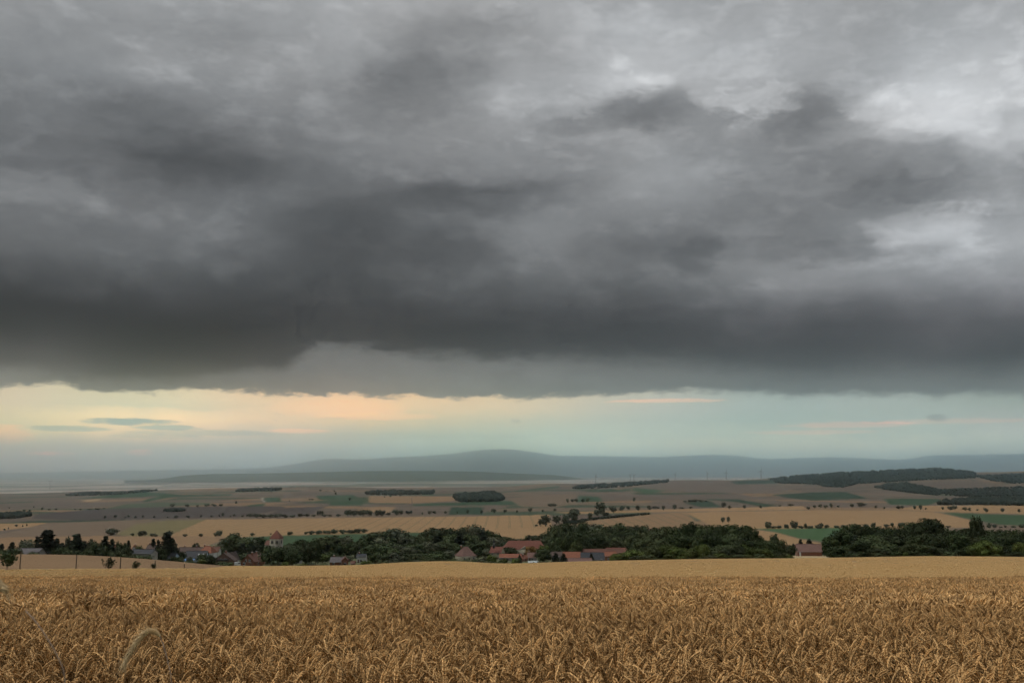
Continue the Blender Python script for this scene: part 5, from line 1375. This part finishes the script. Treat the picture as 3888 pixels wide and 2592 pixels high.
# ------------------------------------------------------------------ wheat
def wheat_graph(g, c, vec):
    oi = g.n('ShaderNodeObjectInfo').outputs['Random']
    isl = g.n('ShaderNodeNewGeometry').outputs['Random Per Island']
    c = g.mix(g.m('MULTIPLY', oi, .8), c, (.46, .26, .095, 1))
    big = g.noise(g.n('ShaderNodeNewGeometry').outputs['Position'], .5, 3, .5)
    k = g.m('ADD', .50, g.m('ADD', g.m('MULTIPLY', isl, .50), g.m('MULTIPLY', big, .44)))
    k = g.m('MULTIPLY', k, g.m('ADD', .72, g.m('MULTIPLY', g.m('FRACT', g.m('MULTIPLY', oi, 5.7)), .56)))  # per-plant tone spread, widened to imitate lit and shadowed ears
    return g.vm('SCALE', c, scale=k)
M_EAR = material('ripe_ear', (.82, .505, .215), .65, .12, 60.0, .25, build=wheat_graph)
M_EARG = material('golden_ear', (.74, .50, .225), .65, .12, 60.0, .25)
M_STRAW = material('straw', (.20, .115, .042), .6, .2, 30.0, .3, build=wheat_graph)  # darker than real straw: shade of the gaps is in the colour
M_BLADE = material('dry_leaf', (.20, .12, .045), .75, .25, 25.0, .2, build=wheat_graph)  # leaf colour also darkened for the shade between ears

OCT = np.array([(0, 0, -.5), (.5, 0, -.05), (0, .5, -.05), (-.5, 0, -.05), (0, -.5, -.05), (0, 0, .62)])
OCTF = np.array([(0, 2, 1), (0, 3, 2), (0, 4, 3), (0, 1, 4), (5, 1, 2), (5, 2, 3), (5, 3, 4), (5, 4, 1)])
def frame(d):
    d = d / np.linalg.norm(d); t = np.cross(d, (0.0, 1.0, 0.0)); n = np.linalg.norm(t)
    t = np.array((1.0, 0, 0)) if n < 1e-6 else t / n
    return t, np.cross(d, t), d
def stalk_path(h, nod, lean, bend0=.86):
    """stem curve then ear axis, in the xz plane; nod is the total turn of the ear"""
    pts = [(lean * h * .6 * (t ** 2), 0.0, h * t) for t in np.linspace(0, bend0, 5)]
    return np.array(pts)
def ear_axis(p0, d0, L, nod, n):
    pts = [np.array(p0, float)]; ang = math.atan2(d0[0], d0[2])
    for i in range(n):
        ang += nod / n; pts.append(pts[-1] + np.array((math.sin(ang), 0, math.cos(ang))) * L / n)
    return np.array(pts)
def tube_np(pts, rad, n):
    V = []; rad = np.broadcast_to(rad, len(pts))
    for i, p in enumerate(pts):
        d = pts[min(i + 1, len(pts) - 1)] - pts[max(i - 1, 0)]
        t, b, _ = frame(d); th = np.arange(n) / n * 2 * math.pi
        V.append(p + rad[i] * (np.cos(th)[:, None] * t + np.sin(th)[:, None] * b))
    V = np.concatenate(V); m = len(pts); i = np.arange(n)
    F = np.concatenate([np.stack([i + n * k, (i + 1) % n + n * k, (i + 1) % n + n * (k + 1), i + n * (k + 1)], -1) for k in range(m - 1)])
    return V, F

def wheat_parts(seed, full=True):
    """stem, ear and leaf geometry of one plant, root at the origin, leaning in +x"""
    r = np.random.default_rng(seed)
    h = CROP * r.uniform(.82, 1.04); nod = r.choice([.25, .6, 1.0, 1.5, 2.1, 2.5], p=[.22, .26, .23, .15, .09, .05]); lean = r.uniform(.0, .12)
    L = r.uniform(.09, .12)
    neck = stalk_path(h - .06, nod, lean)
    d = neck[-1] - neck[-2]; d /= np.linalg.norm(d)
    nk = ear_axis(neck[-1], d, .09, nod * .55, 4 if full else 2)
    sp = np.concatenate([neck, nk[1:]])
    d = sp[-1] - sp[-2]; d /= np.linalg.norm(d)
    ax = ear_axis(sp[-1], d, L, nod * .6, 11 if full else 4)
    if full:
        sv, sf = tube_np(sp, .0017, 3)
        V, F, off = [], [], 0
        twist = r.uniform(0, math.pi)
        for i in range(len(ax) - 1):
            t, b, dd = frame(ax[i + 1] - ax[i])
            side = t * math.cos(twist) + b * math.sin(twist); oth = np.cross(dd, side)
            k = math.sin((i + 1.2) / (len(ax) + .8) * math.pi) ** .5
            for s in ((1, -1) if i < len(ax) - 2 else (0,)):
                c = (ax[i] + ax[i + 1]) / 2 + side * s * .0068 * k + oth * .0016 * (1 if (i % 2) else -1)
                u = dd + side * s * .42; u /= np.linalg.norm(u); q = np.cross(u, oth); q /= np.linalg.norm(q); o = np.cross(u, q)
                w = OCT[:, :1] * q * .0150 * k + OCT[:, 1:2] * o * .0170 * k + OCT[:, 2:] * u * .0200 + c
                V.append(w); F.append(OCTF + off); off += 6
        ev, ef = np.concatenate(V), np.concatenate(F)
    else:
        sv, sf = tube_np(sp[[0, 3, 5, 6]], .002, 3)
        ev, ef = tube_np(ax, np.array([.007, .0135, .014, .011, .004]), 4)
    # a dry leaf or two
    LV, LF, off = [], [], 0
    for k in range(2 if full else 1):
        z0 = h * r.uniform(.45, .85); a = r.uniform(0, 6.28); n = 4; ll = r.uniform(.10, .2); p = np.array((lean * z0 * .5, 0, z0)); el = r.uniform(.4, 1.2)
        rows = []
        for i in range(n + 1):
            w = .0045 * (1 - i / n) + .0006
            side = np.array((-math.sin(a), math.cos(a), .3)); rows += [p - side * w, p + side * w]
            p = p + np.array((math.cos(a) * math.cos(el), math.sin(a) * math.cos(el), math.sin(el))) * ll / n; el -= .62
        LV.append(np.array(rows)); LF.append(np.array([(2 * i, 2 * i + 1, 2 * i + 3, 2 * i + 2) for i in range(n)]) + off); off += 2 * (n + 1)
    return (sv, sf), (ev, ef), (np.concatenate(LV), np.concatenate(LF))

def build_wheat():
    protos = [wheat_parts(500 + i) for i in range(14)]
    single_meshes = []
    for (sv, sf), (ev, ef), (lv, lf) in protos:
        V = np.concatenate([sv, ev, lv]); F = [sf, ef + len(sv), lf + len(sv) + len(ev)]
        single_meshes.append(mesh_np('wheat', V, F, [M_EAR, M_STRAW, M_BLADE], [1] * len(sf) + [0] * len(ef) + [2] * len(lf)))
    r = np.random.default_rng(77)
    low = [wheat_parts(800 + i, False) for i in range(12)]
    clump_meshes = []
    S = .62
    for c in range(6):
        V, F, M, off = [], [], [], 0
        for k in range(int(470 * S * S)):
            (sv, sf), (ev, ef), (lv, lf) = low[r.integers(12)]
            a = r.uniform(0, 6.28); ca, sa = math.cos(a), math.sin(a); Rm = np.array([(ca, -sa, 0), (sa, ca, 0), (0, 0, 1)])
            tr = np.array((r.uniform(-S / 2, S / 2), r.uniform(-S / 2, S / 2), r.normal(0, .025)))
            for (v, f, mi) in ((sv, sf, 1), (ev, ef, 0)) + (((lv, lf, 2),) if k % 2 else ()):
                V.append(v @ Rm.T + tr); F.append(f + off); M += [mi] * len(f); off += len(v)
        clump_meshes.append(mesh_np('wheat', np.concatenate(V), np.concatenate(F), [M_EAR, M_STRAW, M_BLADE], M))
    # positions: single plants near, clumps of plants farther down the slope
    def sector(n, y0, y1):
        Y = r.uniform(y0, y1, n * 4); w = .63 * Y + 2.6                    # a strip wider than the view on both sides
        Y = Y[r.uniform(0, .63 * y1 + 2.6, n * 4) < w][:n]
        return r.uniform(-1, 1, len(Y)) * (.63 * Y + 2.6), Y
    n1 = int((.63 * (15.5 ** 2 - 2.2 ** 2) + 5.2 * 13.3) * 185)
    X, Y = sector(n1, 2.2, 15.5); n1 = len(Y)
    # the crop stands in drill rows with thinner and denser patches
    X = X + .0
    dens = .5 + .5 * np.sin(X * 2.1 + 1.7 * np.sin(Y * 1.3)) * np.sin(Y * 1.9 + X)
    keep = r.uniform(0, 1, n1) < .72 + .28 * dens
    X, Y = X[keep], Y[keep]
    Z = near_soil(Y) + r.normal(0, .022, len(X)) + .03 * np.sin(X * 1.1 + Y * .7) * np.sin(Y * .9)
    # the 300 plants that show largest stand as individuals
    ztop = Z + CROP
    px, py = as2px(X / Y, ztop / Y)
    vis = np.nonzero((px > 10) & (px < 3878) & (py < 2570))[0]
    first = vis[np.argsort(Y[vis])[:300]]
    grp = 'wheat plants at the front of the field'
    stems = [mesh_np('stem', *p[0], [M_STRAW]) for p in protos]; ears = [mesh_np('ear', *p[1], [M_EAR]) for p in protos]; leaves = [mesh_np('leaf', *p[2], [M_BLADE]) for p in protos]
    for i in first:
        k = int(r.integers(14)); e = empty('wheat_plant', (float(X[i]), float(Y[i]), float(Z[i])), float(r.uniform(0, 6.28)))
        e.empty_display_size = .05
        e.rotation_euler = (float(r.normal(0, .07)), float(r.normal(0, .07)), float(r.uniform(0, 6.28)))
        obj('stem', stems[k], e); obj('ear', ears[k], e); obj('leaf', leaves[k], e)
        tag(e, 'one of the ripe wheat plants in the nearest rows at the bottom', 'wheat', grp)
    rest = np.setdiff1d(np.arange(len(X)), first)
    def scatter(name, label, P, rot, scale, meshes):
        coll = bpy.data.collections.new(name + '_kinds')
        for k, me in enumerate(meshes):
            o = bpy.data.objects.new(f'{name}_kind_{k:02d}', me); coll.objects.link(o)
        me = bpy.data.meshes.new(name); me.vertices.add(len(P)); me.vertices.foreach_set('co', np.ascontiguousarray(P, np.float32).ravel())
        a = me.attributes.new('turn', 'FLOAT_VECTOR', 'POINT'); a.data.foreach_set('vector', np.ascontiguousarray(rot, np.float32).ravel())
        a = me.attributes.new('size', 'FLOAT', 'POINT'); a.data.foreach_set('value', np.ascontiguousarray(scale, np.float32))
        a = me.attributes.new('which', 'INT', 'POINT'); a.data.foreach_set('value', np.random.default_rng(3).integers(0, len(meshes), len(P)).astype(np.int32))
        o = obj(name, me); tag(o, label, 'wheat', None, 'stuff')
        ng = bpy.data.node_groups.new(name + '_scatter', 'GeometryNodeTree')
        ng.interface.new_socket('Geometry', in_out='INPUT', socket_type='NodeSocketGeometry'); ng.interface.new_socket('Geometry', in_out='OUTPUT', socket_type='NodeSocketGeometry')
        N = ng.nodes; gi, go = N.new('NodeGroupInput'), N.new('NodeGroupOutput')
        ci = N.new('GeometryNodeCollectionInfo'); ci.inputs[0].default_value = coll; ci.inputs['Separate Children'].default_value = True; ci.inputs['Reset Children'].default_value = True
        ip = N.new('GeometryNodeInstanceOnPoints'); ip.inputs['Pick Instance'].default_value = True
        def attr(nm, t): q = N.new('GeometryNodeInputNamedAttribute'); q.data_type = t; q.inputs[0].default_value = nm; return q.outputs[0]
        L = ng.links
        L.new(gi.outputs[0], ip.inputs['Points']); L.new(ci.outputs[0], ip.inputs['Instance']); L.new(attr('which', 'INT'), ip.inputs['Instance Index'])
        L.new(attr('turn', 'FLOAT_VECTOR'), ip.inputs['Rotation']); L.new(attr('size', 'FLOAT'), ip.inputs['Scale']); L.new(ip.outputs[0], go.inputs[0])
        md = o.modifiers.new('scatter', 'NODES'); md.node_group = ng
    n = len(rest)
    rot = np.stack([r.normal(0, .08, n), r.normal(0, .08, n), r.uniform(0, 6.283, n)], -1)
    scatter('wheat_crop', 'ripe golden brown wheat with nodding ears filling the foreground', np.stack([X[rest], Y[rest], Z[rest]], -1), rot, r.uniform(.94, 1.06, n), single_meshes)
    n2 = int(.63 * (72 ** 2 - 14.5 ** 2) / (S * S) * 1.3)
    X2, Y2 = sector(int(n2 * 1.1), 14.8, 72); n2 = len(Y2)
    drop = np.clip(Y2 - 60, 0, 12); Z2 = near_soil(Y2) - drop * .035 + r.normal(0, .03, n2) + .05 * np.sin(X2 * .35 + 1) * np.sin(Y2 * .3)
    slope = math.atan(NEAR_K)
    rot = np.stack([np.full(n2, 0.0), np.full(n2, 0.0), r.uniform(0, 6.283, n2)], -1)
    # the golden field beyond the dip: only the ear tips rise over the sheet that stands for the closed crop
    V, F, M, off = [], [], [], 0
    for k in range(230):
        (sv, sf), (ev, ef), (lv, lf) = low[r.integers(12)]
        a = r.uniform(0, 6.28); ca, sa = math.cos(a), math.sin(a); Rm = np.array([(ca, -sa, 0), (sa, ca, 0), (0, 0, 1)]) * np.array([1.5, 1.5, 1.0])[:, None]
        tr = np.array((r.uniform(-.8, .8), r.uniform(-.8, .8), r.normal(0, .03)))
        V.append(ev @ Rm.T + tr); F.append(ef + off); M += [0] * len(ef); off += len(ev)
    tip_mesh = [mesh_np('wheat', np.concatenate(V), np.concatenate(F), [M_EARG], M)]
    n3 = int(.62 * (305 ** 2 - 138 ** 2) / 2.4)
    Y3 = np.sqrt(r.uniform(138 ** 2, 305 ** 2, n3)); A3 = r.uniform(-.58, .58, n3)
    Z3 = np.array([gz(float(q), float(w)) for q, w in zip(A3, Y3)]); P3 = as2px(A3, Z3 / Y3)[0]
    ok = (Y3 < 158) | (P3 > 700 + (Y3 - 160) * .9 + 75); A3, Y3, Z3 = A3[ok], Y3[ok], Z3[ok]; n3 = len(Y3)
    scatter('golden_crop', 'ear tips of the golden ripe field below the front wheat', np.stack([A3 * Y3, Y3, Z3 - .66], -1),
            np.stack([np.zeros(n3), np.zeros(n3), r.uniform(0, 6.28, n3)], -1), r.uniform(.95, 1.05, n3), tip_mesh)
    scatter('wheat_slope', 'farther ripe wheat running down to the edge of the slope', np.stack([X2, Y2, Z2], -1), rot, r.uniform(.92, 1.08, n2), clump_meshes)
build_wheat()

# ------------------------------------------------------------------ three taller rye stalks close to the camera
def rye(label, stem_px, ear_px, Y, hairs=150, thick=.0065, seed=1, stem_r=.0016):
    """stem and drooping ear traced through photograph points at depth Y, with bristles along the ear"""
    r = np.random.default_rng(seed)
    def p3(px, py, dy=0.0): a, s = px2as(px, py); return np.array((float(a) * (Y + dy), Y + dy, float(s) * (Y + dy)))
    st = np.array([p3(*p, dy=.05 * i / max(1, len(stem_px) - 1)) for i, p in enumerate(stem_px)])
    foot = st[0].copy(); foot = np.array((foot[0] + (foot[0] - st[1][0]) * .5, Y - .03, near_soil(Y)))
    st = np.concatenate([[foot], st]) if len(st) else st
    def dense(P, n):
        t = np.linspace(0, len(P) - 1, n); P = np.array(P)
        k = np.stack([np.interp(t, np.arange(len(P)), P[:, i]) for i in range(3)], -1)
        for _ in range(3): k[1:-1] = (k[:-2] + 2 * k[1:-1] + k[2:]) / 4
        return k
    root = empty('rye_stalk', tuple(foot)); root.empty_display_size = .05; tag(root, label, 'rye', 'taller rye stalks close to the camera')
    MS = bpy.data.materials.get('rye_stem') or material('rye_stem', (.27, .19, .13), .6, .2, 40.0, .3)
    ME = bpy.data.materials.get('rye_ear') or material('rye_ear', (.86, .64, .36), .7, .2, 50.0, .2)
    sd = dense(st, 26)
    v, f = tube_np(sd, stem_r, 6); obj('stem', mesh_np('stem', v - foot, f, [MS], smooth=True), root)
    if not ear_px: return
    ep = dense([p3(*p, dy=.05 - .03 * i / len(ear_px)) for i, p in enumerate(ear_px)], 26)
    V, F, off = [], [], 0
    for i in range(len(ep) - 1):
        t, b, dd = frame(ep[i + 1] - ep[i]); k = math.sin((i + 1.5) / (len(ep) + 1) * math.pi) ** .4
        for s in range(4):
            an = s * math.pi / 2 + i * .6; side = t * math.cos(an) + b * math.sin(an); oth = np.cross(dd, side)
            c = ep[i] + side * thick * .52 * k; u = dd + side * .35; u /= np.linalg.norm(u); q = np.cross(u, oth); o = oth
            w = OCT[:, :1] * q * thick * .75 * k + OCT[:, 1:2] * o * thick * .8 * k + OCT[:, 2:] * u * thick * 2.6 + c - foot
            V.append(w); F.append(OCTF + off); off += 6
    e = obj('ear', mesh_np('ear', np.concatenate(V), np.concatenate(F), [ME]), root)
    V, F, off = [], [], 0
    for k in range(hairs):
        i = r.integers(0, len(ep) - 1); t, b, dd = frame(ep[i + 1] - ep[i]); an = r.uniform(0, 6.28)
        side = t * math.cos(an) + b * math.sin(an); u = dd + side * r.uniform(.25, .6); u /= np.linalg.norm(u); o = np.cross(u, side) * .00035
        p = ep[i] + side * thick * .5 - foot; q = p + u * r.uniform(.010, .03)
        V.append(np.array([p - o, p + o, q])); F.append(np.array([(off, off + 1, off + 2)])); off += 3
    obj('bristles', mesh_np('bristles', np.concatenate(V), np.concatenate(F), [ME]), e)
rye('pale drooping rye ear arching over the wheat at lower left', [(656,2592),(640,2520),(622,2450),(606,2412)], [(606,2412),(590,2396),(566,2392),(540,2408),(510,2446),(485,2490),(462,2545)], 1.75, 420, .0050, 1, .0011)
rye('thin brown stalk leaning across the lower left corner', [(262,2592),(225,2500),(180,2420),(130,2350),(98,2318)], [], 1.15, 0, .0062, 2, .0009)
rye('blurred pale ear poking in at the left edge', [(-160,2592),(-120,2420),(-80,2280),(-50,2215)], [(-62,2215),(-40,2198),(-14,2206),(6,2226),(20,2240)], 1.3, 160, .0055, 3)
